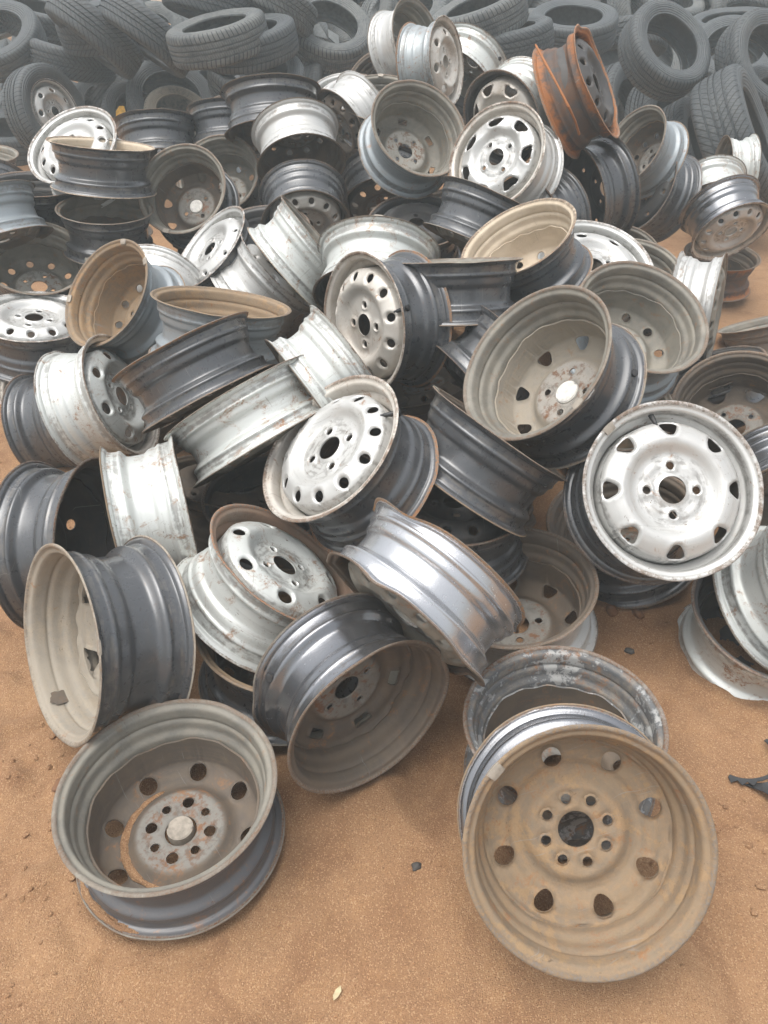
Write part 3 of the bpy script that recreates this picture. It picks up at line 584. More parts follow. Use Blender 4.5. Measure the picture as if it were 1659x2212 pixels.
# ------------------------------------------------------------------ the heap
# id, centre, front axis, first bolt direction, radius, width, disc, finishes, ...
WHEELS = [
  (0,(0.311,0.715,0.217),(0.046,0.786,-0.616),(-0.320,0.596,0.736),0.188,0.165,'D','Ctttt','B',109,0,'bw:140','mud caked tan wheel with eight round vents, lying nearest the camera on the right'),
  (1,(-0.373,0.816,0.124),(0.015,0.045,-0.999),(0.748,0.662,0.041),0.188,0.150,'J','Dggbb','B',42,0,'greycap','greenish brown wheel lying face down alone on the sand, its hub pad showing eight holes'),
  (2,(0.345,0.970,0.109),(0.066,0.026,-0.997),(0.998,-0.002,0.066),0.188,0.160,'G','zzzzb','B',-0,0,'','corroded flaking grey wheel lying under the mud caked tan wheel'),
  (3,(-0.550,1.103,0.272),(0.731,0.594,-0.335),(0.682,-0.637,0.360),0.192,0.180,'H','Kmmmm','B',-0,0,'bw:10','wide black wheel on edge with a dusty tan hollow inside, left of the open sand'),
  (4,(-0.063,1.009,0.216),(-0.554,0.833,-0.002),(0.805,0.535,-0.257),0.176,0.155,'L','Cbgbb','B',-15,2,'valve:150','shiny graphite wheel leaning on the sand, its brown slotted inside facing down to the front'),
  (5,(0.080,1.107,0.384),(-0.644,-0.608,-0.465),(0.765,-0.512,-0.391),0.190,0.138,'A','Pgbgg','F',0,5,'','bent polished silver wheel with torn rusty lips, lying across the brown open wheel'),
  (6,(-0.253,1.269,0.256),(0.590,0.124,0.798),(0.759,0.253,-0.600),0.182,0.155,'F','WbrWb','F',20,0,'','white painted wheel with a rusty lip and big oval windows, tilted at the front'),
  (7,(-0.219,1.204,0.127),(-0.104,0.027,-0.994),(0.995,0.003,-0.104),0.185,0.160,'G','Ktgbb','B',-0,0,'','black wheel flat on the sand underneath the white wheel with the rusty lip'),
  (8,(0.313,1.373,0.111),(0.169,0.103,-0.980),(0.986,-0.018,0.168),0.190,0.155,'B','Sbbbb','B',0,0,'','open brown wheel lying flat with the bent silver wheel across it'),
  (9,(0.601,1.396,0.411),(0.027,-0.726,0.687),(-0.004,0.687,0.726),0.190,0.160,'B','KbSSb','F',90,0,'valve:100;bw:135','clean silver wheel with eight D shaped vents facing the camera on the right'),
  (10,(0.638,1.648,0.115),(0.276,0.072,-0.958),(0.961,-0.021,0.275),0.190,0.160,'G','Kbbbb','B',0,0,'','glossy black wheel flat on the sand beneath the clean silver wheel'),
  (11,(0.382,1.612,0.588),(0.675,0.330,-0.660),(0.312,0.683,0.660),0.190,0.160,'B','Kgmmm','B',65,0,'cap;valve:-15;sticker:-50;bw:-60','black wheel seen from behind with a white cap in its hub and a barrel valve'),
  (12,(0.701,2.081,0.508),(-0.166,0.499,-0.850),(0.986,0.084,-0.143),0.190,0.160,'G','Ggggg','B',0,0,'','wide grey green wheel seen from behind, round vents showing, right of the white capped wheel'),
  (13,(-0.076,1.459,0.451),(-0.577,-0.275,0.769),(-0.088,0.957,0.276),0.184,0.160,'A','QblSb','F',96,3,'valve:10','bright silver wheel with twelve round vents tilted mid pile, rust on its far lip'),
  (14,(0.003,2.065,0.546),(-0.799,-0.586,0.136),(0.601,-0.778,0.181),0.190,0.160,'A','Qblll','F',-0,0,'valve:20','dull beige silver wheel with a black barrel, standing behind the bright silver vented one'),
  (15,(-0.788,2.285,0.516),(0.490,0.559,-0.668),(0.871,-0.315,0.376),0.172,0.160,'G','Gtttt','B',0,0,'bw:70;bw:170;bw:20','tan dusty wheel seen from behind with three clip weights on its lip, at the left'),
  (16,(-0.819,2.641,0.369),(-0.112,-0.982,-0.149),(0.994,-0.111,-0.017),0.205,0.160,'A','SgSSg','F',-0,0,'','pale blue silver wheel behind the tan dusty wheel with the clip weights'),
  (17,(-0.578,2.809,0.487),(-0.599,-0.302,0.741),(0.801,-0.226,0.555),0.180,0.160,'N','KgSSg','F',-0,0,'','bright white dished wheel tilted steeply under the dark brown capped wheel'),
  (18,(-0.772,3.214,0.614),(0.161,0.763,-0.626),(-0.569,0.591,0.572),0.180,0.160,'B','Kgbbb','B',125,0,'cap;bw:-110','dark brown wheel seen from behind with a pale hub pad and white cap'),
  (19,(-0.687,3.513,0.602),(0.151,0.725,-0.671),(0.988,-0.111,0.103),0.180,0.160,'G','Kgbgg','B',0,0,'','grey brown wheel seen from behind, tucked behind the dark brown capped wheel'),
  (20,(-1.058,3.116,0.749),(-0.110,-0.091,-0.990),(0.994,-0.010,-0.110),0.190,0.160,'A','Kcccc','B',-0,0,'bw:95','black wheel lying level with a cream dusty inside, top left of the pile'),
  (21,(-1.076,3.089,0.527),(-0.085,0.060,-0.995),(0.996,0.005,-0.085),0.180,0.160,'A','Kgbbb','B',-0,0,'','black wheel with a grey brown inside, directly under the cream lined level wheel'),
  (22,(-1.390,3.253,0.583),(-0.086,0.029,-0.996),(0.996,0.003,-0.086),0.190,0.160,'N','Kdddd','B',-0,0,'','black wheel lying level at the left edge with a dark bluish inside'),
  (23,(-1.421,2.895,0.608),(0.315,-0.303,-0.900),(0.949,0.100,0.298),0.185,0.160,'A','Gbbbb','F',0,0,'','blue grey wheel barrel cut by the left edge above the many holed dark wheel'),
  (24,(-1.309,2.897,0.419),(-0.269,0.397,-0.878),(0.948,0.267,-0.170),0.190,0.160,'G','Kggbg','B',10,0,'','dark grey wheel with round vents and a rusty hub ring at the left edge'),
  (25,(-1.222,2.570,0.300),(0.160,-0.075,0.984),(0.987,0.012,-0.159),0.190,0.160,'A','KbSSb','F',-0,0,'','bright white wheel lying face up flat at the left edge'),
  (26,(-0.460,2.065,0.524),(-0.155,-0.175,-0.972),(0.988,-0.027,-0.153),0.190,0.160,'A','Gtctt','B',0,0,'','wheel lying level with a tan sandy rusty lip, left of centre'),
  (27,(-0.480,1.809,0.510),(0.457,-0.351,-0.817),(0.889,0.180,0.420),0.190,0.145,'A','Qbbbb','F',0,0,'','black wheel on edge with a rusty lip, leaning over the pale long barrel'),
  (28,(-0.319,1.682,0.441),(0.503,-0.404,-0.764),(0.864,0.235,0.444),0.210,0.135,'A','Wgggg','F',0,0,'redmark:80','pale greenish wheel barrel with a red paint mark, below the black rusty lipped one'),
  (29,(-0.132,1.762,0.508),(-0.794,-0.381,-0.474),(0.608,-0.498,-0.619),0.178,0.140,'A','Wgggg','F',0,0,'','small pale silver wheel on edge, stepped barrel outwards, above the bright silver vented wheel'),
  (30,(-0.270,2.583,0.578),(-0.754,-0.175,-0.633),(0.657,-0.201,-0.727),0.180,0.150,'A','Wgccc','B',0,0,'','pale silver wheel on edge showing a thin slice of its cream inside'),
  (31,(-0.424,2.695,0.428),(0.712,0.108,0.694),(0.702,-0.109,-0.703),0.180,0.170,'N','SgSSg','F',0,0,'','silver grey wheel on edge underneath the pale one with a cream slice'),
  (32,(-0.021,2.352,0.584),(0.073,0.744,0.664),(0.997,-0.054,-0.048),0.190,0.160,'A','Wdggg','B',0,0,'bwf:90','pale green silver barrel with a clip weight topping its lip, in the centre'),
  (33,(0.430,2.346,0.635),(0.476,0.195,-0.857),(0.879,-0.106,0.465),0.180,0.160,'G','Qcccc','B',0,0,'sticker:-20','cream lined wheel tilted to the left, with a rust streaked far lip'),
  (34,(0.209,2.147,0.610),(0.032,-0.264,-0.964),(0.999,0.008,0.031),0.180,0.160,'A','Kgggg','B',0,0,'valve:-70','black wheel lying level with a silver inside, behind the dull beige silver wheel'),
  (35,(0.332,2.722,0.646),(-0.390,-0.306,-0.868),(0.921,-0.130,-0.368),0.183,0.160,'A','Kgggg','F',0,0,'','slate grey stepped wheel barrel just below the seven window silver wheel'),
  (36,(0.442,3.018,0.774),(-0.579,-0.648,0.495),(-0.356,0.747,0.562),0.190,0.160,'C','SblSb','F',116,0,'','silver wheel with seven large windows facing the camera near the top of the pile'),
  (37,(0.106,3.190,0.827),(-0.339,0.686,-0.643),(-0.065,0.665,0.744),0.190,0.160,'E','Ggggg','B',94,0,'sticker:190','blue grey wheel seen from behind with oblong slots and a white sticker on its barrel'),
  (38,(-0.336,3.292,0.782),(-0.186,0.734,0.653),(0.982,0.139,0.124),0.175,0.160,'G','Sbbbb','B',-0,0,'','silver wheel tipped forwards with a dark brown inside, near the top left of centre'),
  (39,(-0.306,3.100,0.595),(0.114,-0.860,-0.497),(0.994,0.098,0.057),0.172,0.160,'A','Kbbll','F',-0,0,'','black wheel tipped forwards, its grey vented face below the tipped silver wheel'),
  (40,(-0.149,3.871,0.798),(-0.687,-0.626,-0.370),(0.727,-0.591,-0.350),0.180,0.160,'A','Sbbbb','F',-0,0,'','pale blue wheel with a muddy brown face turned to the left'),
  (41,(-0.458,3.533,0.876),(-0.075,0.400,0.913),(0.997,0.030,0.068),0.205,0.160,'A','Kbbbb','B',0,0,'','black wheel lying level with a rusty top lip, in front of the tyre heap'),
  (42,(0.102,4.328,1.059),(-0.734,0.589,-0.339),(0.679,0.636,-0.366),0.180,0.160,'N','Sgggg','B',0,0,'','large bright silver wheel standing on edge at the very top of the pile'),
  (43,(0.204,3.870,1.020),(0.866,-0.470,0.172),(0.500,0.813,-0.298),0.170,0.160,'F','Yglll','F',-0,0,'','grey wheel with rust orange lips on edge in front of the topmost silver wheel'),
  (44,(0.397,4.295,0.950),(0.511,0.625,0.590),(0.860,-0.371,-0.351),0.200,0.160,'A','Wdggg','B',0,0,'valvef:40','pale greenish white wheel with a black valve, right of the two topmost wheels'),
  (45,(0.487,3.255,0.910),(-0.644,-0.738,-0.201),(0.765,-0.621,-0.169),0.172,0.160,'C','Wbdlb','F',-0,0,'','dull silver windowed wheel with a pale barrel, partly covered by the seven window silver wheel'),
  (46,(0.006,4.396,0.861),(0.326,0.655,-0.682),(0.945,-0.226,0.235),0.180,0.160,'A','Gbbbb','B',0,0,'','brown rimmed wheel mostly hidden left of the topmost silver wheel'),
  (47,(-0.015,3.869,0.826),(-0.001,0.397,-0.918),(1.000,0.001,-0.001),0.180,0.160,'A','Kgggg','B',0,0,'bw:90','dark wheel with a clip weight at its top lip, behind the blue grey slotted wheel'),
  (48,(-0.169,4.268,0.803),(0.013,-0.338,0.941),(1.000,0.004,-0.012),0.180,0.160,'A','SgSSg','F',0,0,'','small bright white wheel lying face up at the foot of the tyre heap'),
  (49,(-1.208,3.338,0.734),(-0.197,-0.570,0.798),(0.947,0.100,0.306),0.190,0.160,'A','SbSSb','F',15,0,'','bright white wheel with small oval vents, upright behind the cream lined level wheel'),
  (50,(-1.014,3.778,0.722),(0.092,-0.429,-0.898),(0.996,0.040,0.083),0.190,0.160,'A','Kdddd','F',0,0,'','glossy black wheel lying level just below the sandy coloured tyre'),
  (51,(-0.920,4.341,0.534),(-0.078,0.386,-0.919),(0.997,0.030,-0.072),0.175,0.160,'A','Ggggg','B',-0,0,'','small grey rimmed wheel between the black level wheels on the left'),
  (52,(-0.872,4.684,0.620),(-0.623,0.639,-0.451),(0.782,0.509,-0.360),0.170,0.160,'N','Wgccc','B',0,0,'','small cream white wheel with a ridged inside, beside the black rusty topped wheel'),
  (53,(-0.700,3.837,0.770),(0.054,-0.382,-0.923),(0.999,0.021,0.050),0.180,0.160,'A','Kdddd','F',-0,0,'','black wheel barrel mostly hidden behind the small cream white wheel'),
  (54,(0.712,3.200,0.985),(0.798,-0.327,0.506),(0.603,0.433,-0.670),0.205,0.160,'A','RRRdd','F',-0,6,'','crushed rust orange wheel standing on edge with its lips buckled'),
  (55,(0.825,3.252,0.627),(0.897,0.417,0.148),(0.442,-0.845,-0.300),0.203,0.160,'N','Kdddd','B',0,0,'','big glossy black wheel standing on edge below the rust orange one'),
  (56,(0.597,3.053,0.571),(-0.773,-0.623,-0.118),(0.635,-0.759,-0.144),0.180,0.160,'A','Kdddd','F',0,0,'','narrow black wheel squeezed behind the right side of the seven window silver wheel'),
  (57,(1.193,3.839,0.668),(0.827,0.329,-0.456),(0.562,-0.484,0.671),0.180,0.160,'A','Ggttb','B',-0,0,'','olive brown lined wheel with a pale blue barrel, right of the rust orange one'),
  (58,(1.284,3.849,0.490),(-0.886,-0.263,0.382),(0.464,-0.503,0.729),0.205,0.160,'N','Kdddd','F',0,0,'','black ribbed wheel under the olive brown lined one'),
  (59,(1.577,3.898,0.482),(0.079,0.840,0.536),(0.997,-0.067,-0.043),0.155,0.160,'A','Wdggg','B',0,0,'','small pale silver wheel tipped over behind the silver dark faced wheel at the right'),
  (60,(1.542,3.606,0.436),(0.208,-0.816,-0.539),(0.978,0.173,0.114),0.180,0.160,'A','CblSb','F',0,0,'','silver wheel with a dark smoky face tipped towards the sand at the right edge'),
  (61,(1.654,3.816,0.140),(-0.009,0.131,-0.991),(1.000,0.001,-0.008),0.180,0.160,'A','Rbbbb','B',-0,0,'','rusty brown wheel resting flat on the sand at the right, apart from the pile'),
  (62,(1.027,2.464,0.438),(0.891,-0.444,0.096),(0.454,0.871,-0.189),0.180,0.135,'A','Sgggg','F',-0,0,'','pale silver wheel standing on edge at the right end of the pile'),
  (63,(0.708,2.655,0.470),(0.087,-0.459,0.884),(0.996,0.040,-0.077),0.205,0.160,'F','SbSSb','F',0,0,'','bright white wheel face mostly covered by the cream lined tilted wheel'),
  (64,(0.903,2.789,0.382),(0.018,0.526,-0.850),(1.000,-0.010,0.015),0.182,0.160,'N','Kgttt','B',0,0,'','tan lipped wheel behind the bright covered white face, right of centre'),
  (65,(0.992,3.297,0.298),(0.071,0.591,-0.803),(0.998,-0.042,0.057),0.180,0.160,'N','Kgggg','B',0,0,'','grey lipped wheel showing only a thin arc under the big glossy black wheel'),
  (66,(1.096,2.126,0.214),(0.358,0.517,-0.777),(0.809,0.245,0.535),0.190,0.160,'C','Kbbbb','B',30,0,'','brown muddy wheel seen from behind at the right edge, above the clean silver wheel'),
  (67,(1.135,1.803,0.159),(0.078,0.982,0.174),(0.997,-0.077,-0.014),0.190,0.160,'A','Cbbbb','B',0,0,'','blue grey wheel barrel cut by the right edge behind the clean silver wheel'),
  (68,(0.894,1.315,0.070),(-0.022,0.183,-0.983),(1.000,0.004,-0.022),0.190,0.165,'A','Wdddd','B',-0,4,'','grey green wheel resting on the sand at the right edge with another wheel inside it'),
  (69,(-0.752,1.472,0.218),(-0.987,0.103,-0.121),(0.159,0.642,-0.750),0.205,0.160,'G','Kdddd','B',-0,0,'','black ribbed wheel standing on edge at the left border with a dark vented inside'),
  (70,(-0.546,1.488,0.282),(-0.949,-0.314,-0.036),(0.316,-0.943,-0.107),0.190,0.160,'A','Wgttt','B',0,0,'','chalky white wheel barrel standing on edge with scratched paint, left of centre'),
  (71,(-0.849,2.076,0.289),(0.936,-0.018,0.351),(0.351,0.049,-0.935),0.188,0.160,'F','WblWb','F',-0,1,'','white painted wheel with peeling lips and a stained face of oval vents, at the left'),
  (72,(-1.080,2.284,0.110),(-0.949,0.093,-0.300),(0.314,0.281,-0.907),0.185,0.160,'A','Kdddd','B',0,0,'','black wheel barrel tucked left of the white wheel with peeling lips'),
  (73,(-1.126,2.430,0.128),(0.042,-0.256,0.966),(0.999,0.011,-0.041),0.190,0.160,'F','Sblll','F',-0,0,'','dirty silver wheel face up behind the white wheel with peeling lips'),
  (74,(1.728,4.064,0.556),(0.995,-0.079,0.060),(0.099,0.795,-0.599),0.155,0.130,'A','Wgbbb','B',0,0,'','little white wheel standing on edge in front of the large diagonal block tyre'),
  (75,(0.962,1.349,0.184),(-0.439,0.451,-0.777),(0.898,0.220,-0.380),0.190,0.160,'A','Wggbb','B',0,0,'','pale mint wheel with an orange streaked lip, dropped inside another at the right edge'),
  (76,(0.226,1.554,0.404),(-0.560,-0.282,-0.779),(0.829,-0.191,-0.526),0.190,0.160,'A','Kbttt','B',-0,0,'bw:165','black barrelled wheel with a brown inside slanting under the white capped wheel'),
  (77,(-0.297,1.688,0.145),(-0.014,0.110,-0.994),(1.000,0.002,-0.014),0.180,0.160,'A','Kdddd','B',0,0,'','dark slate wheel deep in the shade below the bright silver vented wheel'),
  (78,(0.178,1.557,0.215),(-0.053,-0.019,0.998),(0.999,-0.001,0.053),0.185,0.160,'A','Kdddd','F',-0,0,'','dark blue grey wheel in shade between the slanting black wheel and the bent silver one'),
  (79,(0.312,1.970,0.431),(-0.750,-0.303,-0.588),(0.661,-0.344,-0.667),0.180,0.160,'A','Kdddd','F',-0,0,'','black wheel on edge between the beige silver wheel and the white capped one'),
  (80,(1.645,3.128,0.055),(0.249,-0.334,-0.909),(0.969,0.086,0.234),0.190,0.160,'A','bgSbb','B',-0,0,'','muddy brown wheel cut by the right edge, lying on the sand'),
  (81,(1.147,2.425,0.161),(0.414,-0.179,-0.892),(0.910,0.081,0.406),0.180,0.160,'A','Kdddd','B',0,0,'','black wheel under the wide grey green wheel at the right'),
  (82,(0.717,2.163,0.177),(0.030,0.349,-0.937),(1.000,-0.010,0.028),0.180,0.160,'N','Kgttt','B',-0,0,'','tan lined wheel peeping out between the white capped wheel and the clean silver wheel'),
  (83,(-2.168,4.497,0.474),(-0.104,0.084,-0.991),(0.995,0.009,-0.104),0.180,0.160,'N','Kgccc','B',-0,0,'','cream lipped wheel just showing at the left edge below the tyres'),
  (84,(-2.030,4.241,0.409),(0.025,-0.739,-0.674),(1.000,0.019,0.017),0.180,0.160,'A','Kdddd','F',0,0,'','black wheel lip just showing at the left edge under the cream lipped one'),
  (85,(0.003,3.498,0.568),(0.079,-0.785,-0.615),(0.997,0.062,0.049),0.200,0.160,'A','Kbbbb','F',0,0,'','black wheel with a muddy face, in the shadow under the blue grey slotted wheel'),
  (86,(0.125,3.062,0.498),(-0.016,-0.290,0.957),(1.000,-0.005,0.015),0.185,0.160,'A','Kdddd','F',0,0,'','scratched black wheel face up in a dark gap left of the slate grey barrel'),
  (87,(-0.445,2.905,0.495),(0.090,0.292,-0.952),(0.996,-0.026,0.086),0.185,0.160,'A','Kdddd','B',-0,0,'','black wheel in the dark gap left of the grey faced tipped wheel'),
]
for r in WHEELS: wheel(*r)
TYRES = [
  ((-2.186,5.582,0.599),(0.877,-0.414,0.244),(0.481,0.756,-0.445),0.280,0.190,1,0,'tyre still mounted on a silver vented wheel, leaning at the left of the tyre heap',True),
  ((-2.596,6.078,0.971),(-0.074,-0.561,0.825),(0.997,-0.041,0.061),0.300,0.190,0,0,'tyre at the upper left corner with its open side facing up',False),
  ((-2.169,6.156,0.866),(0.218,0.001,0.976),(0.976,-0.000,-0.218),0.300,0.190,2,0,'dark tyre lying level under the long diagonal tyre at the left',False),
  ((-1.800,5.643,1.034),(-0.593,-0.337,-0.731),(0.805,-0.248,-0.539),0.300,0.190,2,0,'tyre slanting down to the right with curled marks along its tread, upper left',False),
  ((-1.461,5.587,1.036),(-0.550,-0.292,-0.783),(0.835,-0.192,-0.515),0.300,0.190,2,0,'smooth worn tyre slanting behind the one with curled tread marks',False),
  ((-0.984,5.353,1.030),(-0.168,-0.153,0.974),(0.986,-0.026,0.166),0.300,0.190,1,1,'grey dusty tyre lying tilted on top with four deep tread grooves facing the camera',False),
  ((-0.826,5.493,0.996),(-0.135,-0.185,0.973),(0.991,-0.025,0.132),0.300,0.190,1,0,'tyre whose right end shows behind the four groove dusty tyre',False),
  ((-0.798,5.492,0.809),(0.153,-0.409,0.900),(0.988,0.063,-0.140),0.300,0.190,1,0,'open tyre lying just below the dusty tyre with four tread grooves',False),
  ((-0.380,6.169,1.017),(0.220,-0.550,0.805),(0.975,0.124,-0.182),0.300,0.190,1,1,'wide open tyre with rubbish lying in its hole, left of the topmost silver wheel',False),
  ((-0.729,5.984,1.192),(-0.433,-0.206,-0.878),(0.901,-0.099,-0.421),0.300,0.190,2,1,'tyre with wavy tread slanting behind the wide open tyre with rubbish in it',False),
  ((-1.103,5.874,1.188),(-0.240,-0.198,-0.950),(0.971,-0.049,-0.235),0.300,0.190,2,0,'tyre with chevron tread behind the left end of the four groove dusty tyre',False),
  ((-0.405,6.042,0.650),(0.822,-0.513,0.246),(0.569,0.742,-0.355),0.235,0.190,0,0,'low tyre whose round shoulder shows under the wide open tyre with rubbish in it',False),
  ((-1.466,5.962,0.605),(0.285,-0.641,0.712),(0.959,0.190,-0.212),0.300,0.190,0,0,'bald sided tyre behind the sandy coloured one, its hole half hidden',False),
  ((-1.709,5.960,0.508),(0.424,-0.697,0.578),(0.906,0.326,-0.270),0.255,0.190,1,0,'black open tyre just left of the sandy coloured one',False),
  ((-1.383,5.732,0.537),(0.307,-0.531,0.790),(0.952,0.171,-0.254),0.222,0.190,1,2,'sandy coloured dusty tyre at the foot of the heap above the glossy black level wheel',False),
  ((-2.052,6.341,0.513),(0.435,-0.616,0.656),(0.901,0.298,-0.317),0.240,0.190,0,0,'dim tyre in the shade between the mounted tyre and the black open one',False),
  ((-2.716,6.094,0.368),(0.109,-0.157,0.982),(0.994,0.017,-0.107),0.300,0.190,0,0,'dark tyre low at the left edge below the mounted tyre',False),
  ((0.587,5.639,1.119),(-0.310,-0.138,0.941),(0.951,-0.045,0.307),0.300,0.190,1,1,'tyre tilted up to the right at the top edge, above the pale greenish white wheel',False),
  ((0.760,5.635,0.987),(-0.188,-0.061,0.980),(0.982,-0.012,0.188),0.300,0.190,2,0,'shadowed tyre lying under the tilted tyre at the top edge',False),
  ((0.872,5.974,0.812),(0.551,-0.689,0.471),(0.834,0.455,-0.311),0.225,0.190,0,1,'small tyre with pale tread blocks on its shoulder, left of the rust orange wheel',False),
  ((1.273,6.142,1.042),(-0.050,-0.268,0.962),(0.999,-0.013,0.048),0.300,0.190,0,0,'smooth open tyre lying level above the rust orange wheel',False),
  ((1.719,6.557,0.917),(0.093,-0.366,-0.926),(0.996,0.034,0.087),0.335,0.190,2,0,'tyre tipped forwards left of the big round open tyre on the right',False),
  ((1.665,5.312,0.967),(0.312,-0.681,0.663),(0.950,0.224,-0.218),0.277,0.190,1,0,'big open tyre leaning towards the camera at the upper right, hole wide open',False),
  ((1.591,5.731,0.565),(0.706,-0.596,0.383),(0.708,0.594,-0.381),0.318,0.190,2,0,'tyre standing with its tread to the camera just right of the rust orange wheel',False),
  ((1.817,5.656,0.481),(0.736,-0.578,0.352),(0.677,0.629,-0.383),0.318,0.190,2,0,'second tyre standing tread on, under the big open leaning tyre',False),
  ((1.971,5.392,0.401),(0.715,-0.466,0.521),(0.699,0.476,-0.533),0.320,0.190,2,0,'tyre leaning beside the large patterned one, half in its shade',False),
  ((2.029,4.810,0.553),(0.740,-0.388,0.550),(0.673,0.427,-0.604),0.400,0.270,2,0,'large tyre leaning at the right edge with a broad diagonal block tread',False),
  ((2.282,5.356,0.895),(0.368,-0.734,0.571),(0.930,0.290,-0.226),0.300,0.190,2,0,'tyre at the right edge above the large diagonal block tyre',False),
  ((2.441,6.250,0.871),(-0.119,-0.584,0.803),(0.993,-0.070,0.097),0.300,0.190,0,0,'open tyre lying back between the big open leaning tyre and the right edge',False),
  ((2.648,7.001,0.992),(-0.152,-0.137,0.979),(0.988,-0.021,0.151),0.300,0.190,1,0,'far tyre with a ribbed shoulder above the open one lying back',False),
  ((1.833,7.645,1.030),(0.692,-0.598,0.404),(0.722,0.574,-0.387),0.265,0.190,2,1,'far tyre standing on edge at the top, just right of the smooth level one',False),
  ((2.015,7.409,1.050),(0.681,-0.601,0.418),(0.732,0.560,-0.389),0.265,0.190,2,1,'far pale dusted tyre at the top edge behind the big open leaning tyre',False),
  ((2.691,7.600,1.020),(-0.963,-0.247,0.107),(0.269,-0.883,0.384),0.235,0.190,1,1,'far tyre on edge at the top between the big open tyre and the ribbed one',False),
  ((3.046,7.370,1.125),(-0.368,-0.241,-0.898),(0.930,-0.095,-0.355),0.290,0.190,2,1,'far tyre in the upper right corner lying tipped back',False),
  ((2.942,7.618,1.173),(-0.989,-0.056,-0.134),(0.145,-0.385,-0.911),0.240,0.190,1,1,'far tyre cut by the top edge near the right corner',False),
  ((-0.156,6.758,1.088),(-0.392,-0.748,0.536),(0.920,-0.318,0.228),0.265,0.190,0,1,'tyre sidewall squeezed between the wide open tyre and the topmost silver wheel',False),
  ((-1.827,5.936,1.061),(-0.104,-0.218,0.970),(0.995,-0.023,0.102),0.300,0.190,2,0,'black tyre at the top edge above the dark level one',False),
  ((-2.437,6.520,1.074),(0.235,-0.103,0.967),(0.972,0.025,-0.234),0.300,0.190,2,0,'shaded tyre at the top edge right of the corner tyre',False),
  ((-0.628,6.822,1.265),(-0.178,-0.455,-0.873),(0.984,-0.082,-0.158),0.300,0.190,2,1,'tyre cut by the top edge left of the wide open one',False),
  ((0.189,6.733,1.067),(-0.269,-0.487,0.831),(0.963,-0.136,0.232),0.300,0.190,1,1,'tyre behind the topmost silver wheel',False),
  ((1.240,7.442,1.113),(-0.201,-0.291,0.935),(0.980,-0.060,0.192),0.300,0.190,1,1,'far tyre cut by the top edge left of the smooth level one',False),
  ((2.345,7.626,1.121),(0.140,-0.367,0.920),(0.990,0.052,-0.130),0.300,0.190,2,1,'far tyre cut by the top edge above the big open leaning tyre',False),
  ((2.503,5.541,0.618),(0.401,-0.515,0.757),(0.916,0.226,-0.332),0.300,0.190,0,0,'dark tyre at the right edge in the shade under its neighbours',False),
]
for r in TYRES: tyre(*r)
# ------------------------------------------------------------------ small things lying about
rnd = random.Random(5)
def pebble(vs, fs, p, s, rnd):
    k = len(vs); ax = Vector((rnd.uniform(-1, 1), rnd.uniform(-1, 1), rnd.uniform(-1, 1))).normalized(); rot = Matrix.Rotation(rnd.uniform(0, 6.28), 3, ax)
    base = [(1, 0, 0), (-1, 0, 0), (0, 1, 0), (0, -1, 0), (0, 0, 1), (0, 0, -1)]
    for b in base:
        q = rot @ Vector(b); q = Vector((q.x * s * rnd.uniform(.7, 1.2), q.y * s * rnd.uniform(.7, 1.2), q.z * s * rnd.uniform(.5, .8))); vs.append(tuple(p + q))
    for a, b, c in ((0, 2, 4), (2, 1, 4), (1, 3, 4), (3, 0, 4), (2, 0, 5), (1, 2, 5), (3, 1, 5), (0, 3, 5)): fs.append((k + a, k + b, k + c))
vs, fs = [], []
for i in range(15000):
    y = .35 + 1.7 * rnd.random() ** 1.5; x = rnd.uniform(-.75, .95) * (.55 + .5 * y)
    s = .0007 + .0017 * rnd.random() ** 5
    if rnd.random() < .012: s *= 1.9
    pebble(vs, fs, Vector((x, y, ground_z(x, y) + s * .3)), s, rnd)
me = part_mesh('gravel', vs, fs, smooth=False)
t = NT('grit'); g = t.n('ShaderNodeNewGeometry'); cr = t.n('ShaderNodeValToRGB'); t.l(g.outputs['Random Per Island'], cr.inputs[0])
cr.color_ramp.elements[0].color = (.17, .08, .04, 1); cr.color_ramp.elements[1].color = (.52, .35, .21, 1)
e = cr.color_ramp.elements.new(.55); e.color = (.33, .17, .08, 1); e = cr.color_ramp.elements.new(.85); e.color = (.40, .22, .11, 1)
t.l(cr.outputs[0], t.b.inputs['Base Color']); t.b.inputs['Roughness'].default_value = .9
gr = link('gravel', me, None, (t.m,)); gr['kind'] = 'stuff'

# crumbs of caked soil, thick where the ground is churned at both sides
vs, fs = [], []; n_c = 0
while n_c < 1500:
    y = .4 + 1.9 * rnd.random(); x = rnd.uniform(-.85, 1.15) * (.5 + .5 * y)
    k = noise.noise(Vector((x * 3.1, y * 3.1, 51))) + .55 * min(1.0, max(0.0, (abs(x - .1) - .4) / .35)) - .25
    if rnd.random() > k * 1.6: continue
    s = .0018 + .0062 * rnd.random() ** 3; n_c += 1
    bm = bmesh.new(); bmesh.ops.create_icosphere(bm, subdivisions=1, radius=s); o0 = Vector((rnd.random() * 9, rnd.random() * 9, 0)); b0 = len(vs)
    zb = ground_z(x, y) + s * .25
    for v_ in bm.verts:
        q = v_.co * (1 + .55 * noise.noise(v_.co * (1.3 / s) + o0)); vs.append((q.x + x, q.y * .9 + y, q.z * .7 + zb))
    bm.verts.index_update()
    for f_ in bm.faces: fs.append(tuple(b0 + v_.index for v_ in f_.verts))
    bm.free()
crumbs = link('soil_crumbs', part_mesh('soil_crumbs', vs, fs), None, (ground.data.materials[0],)); crumbs['kind'] = 'stuff'

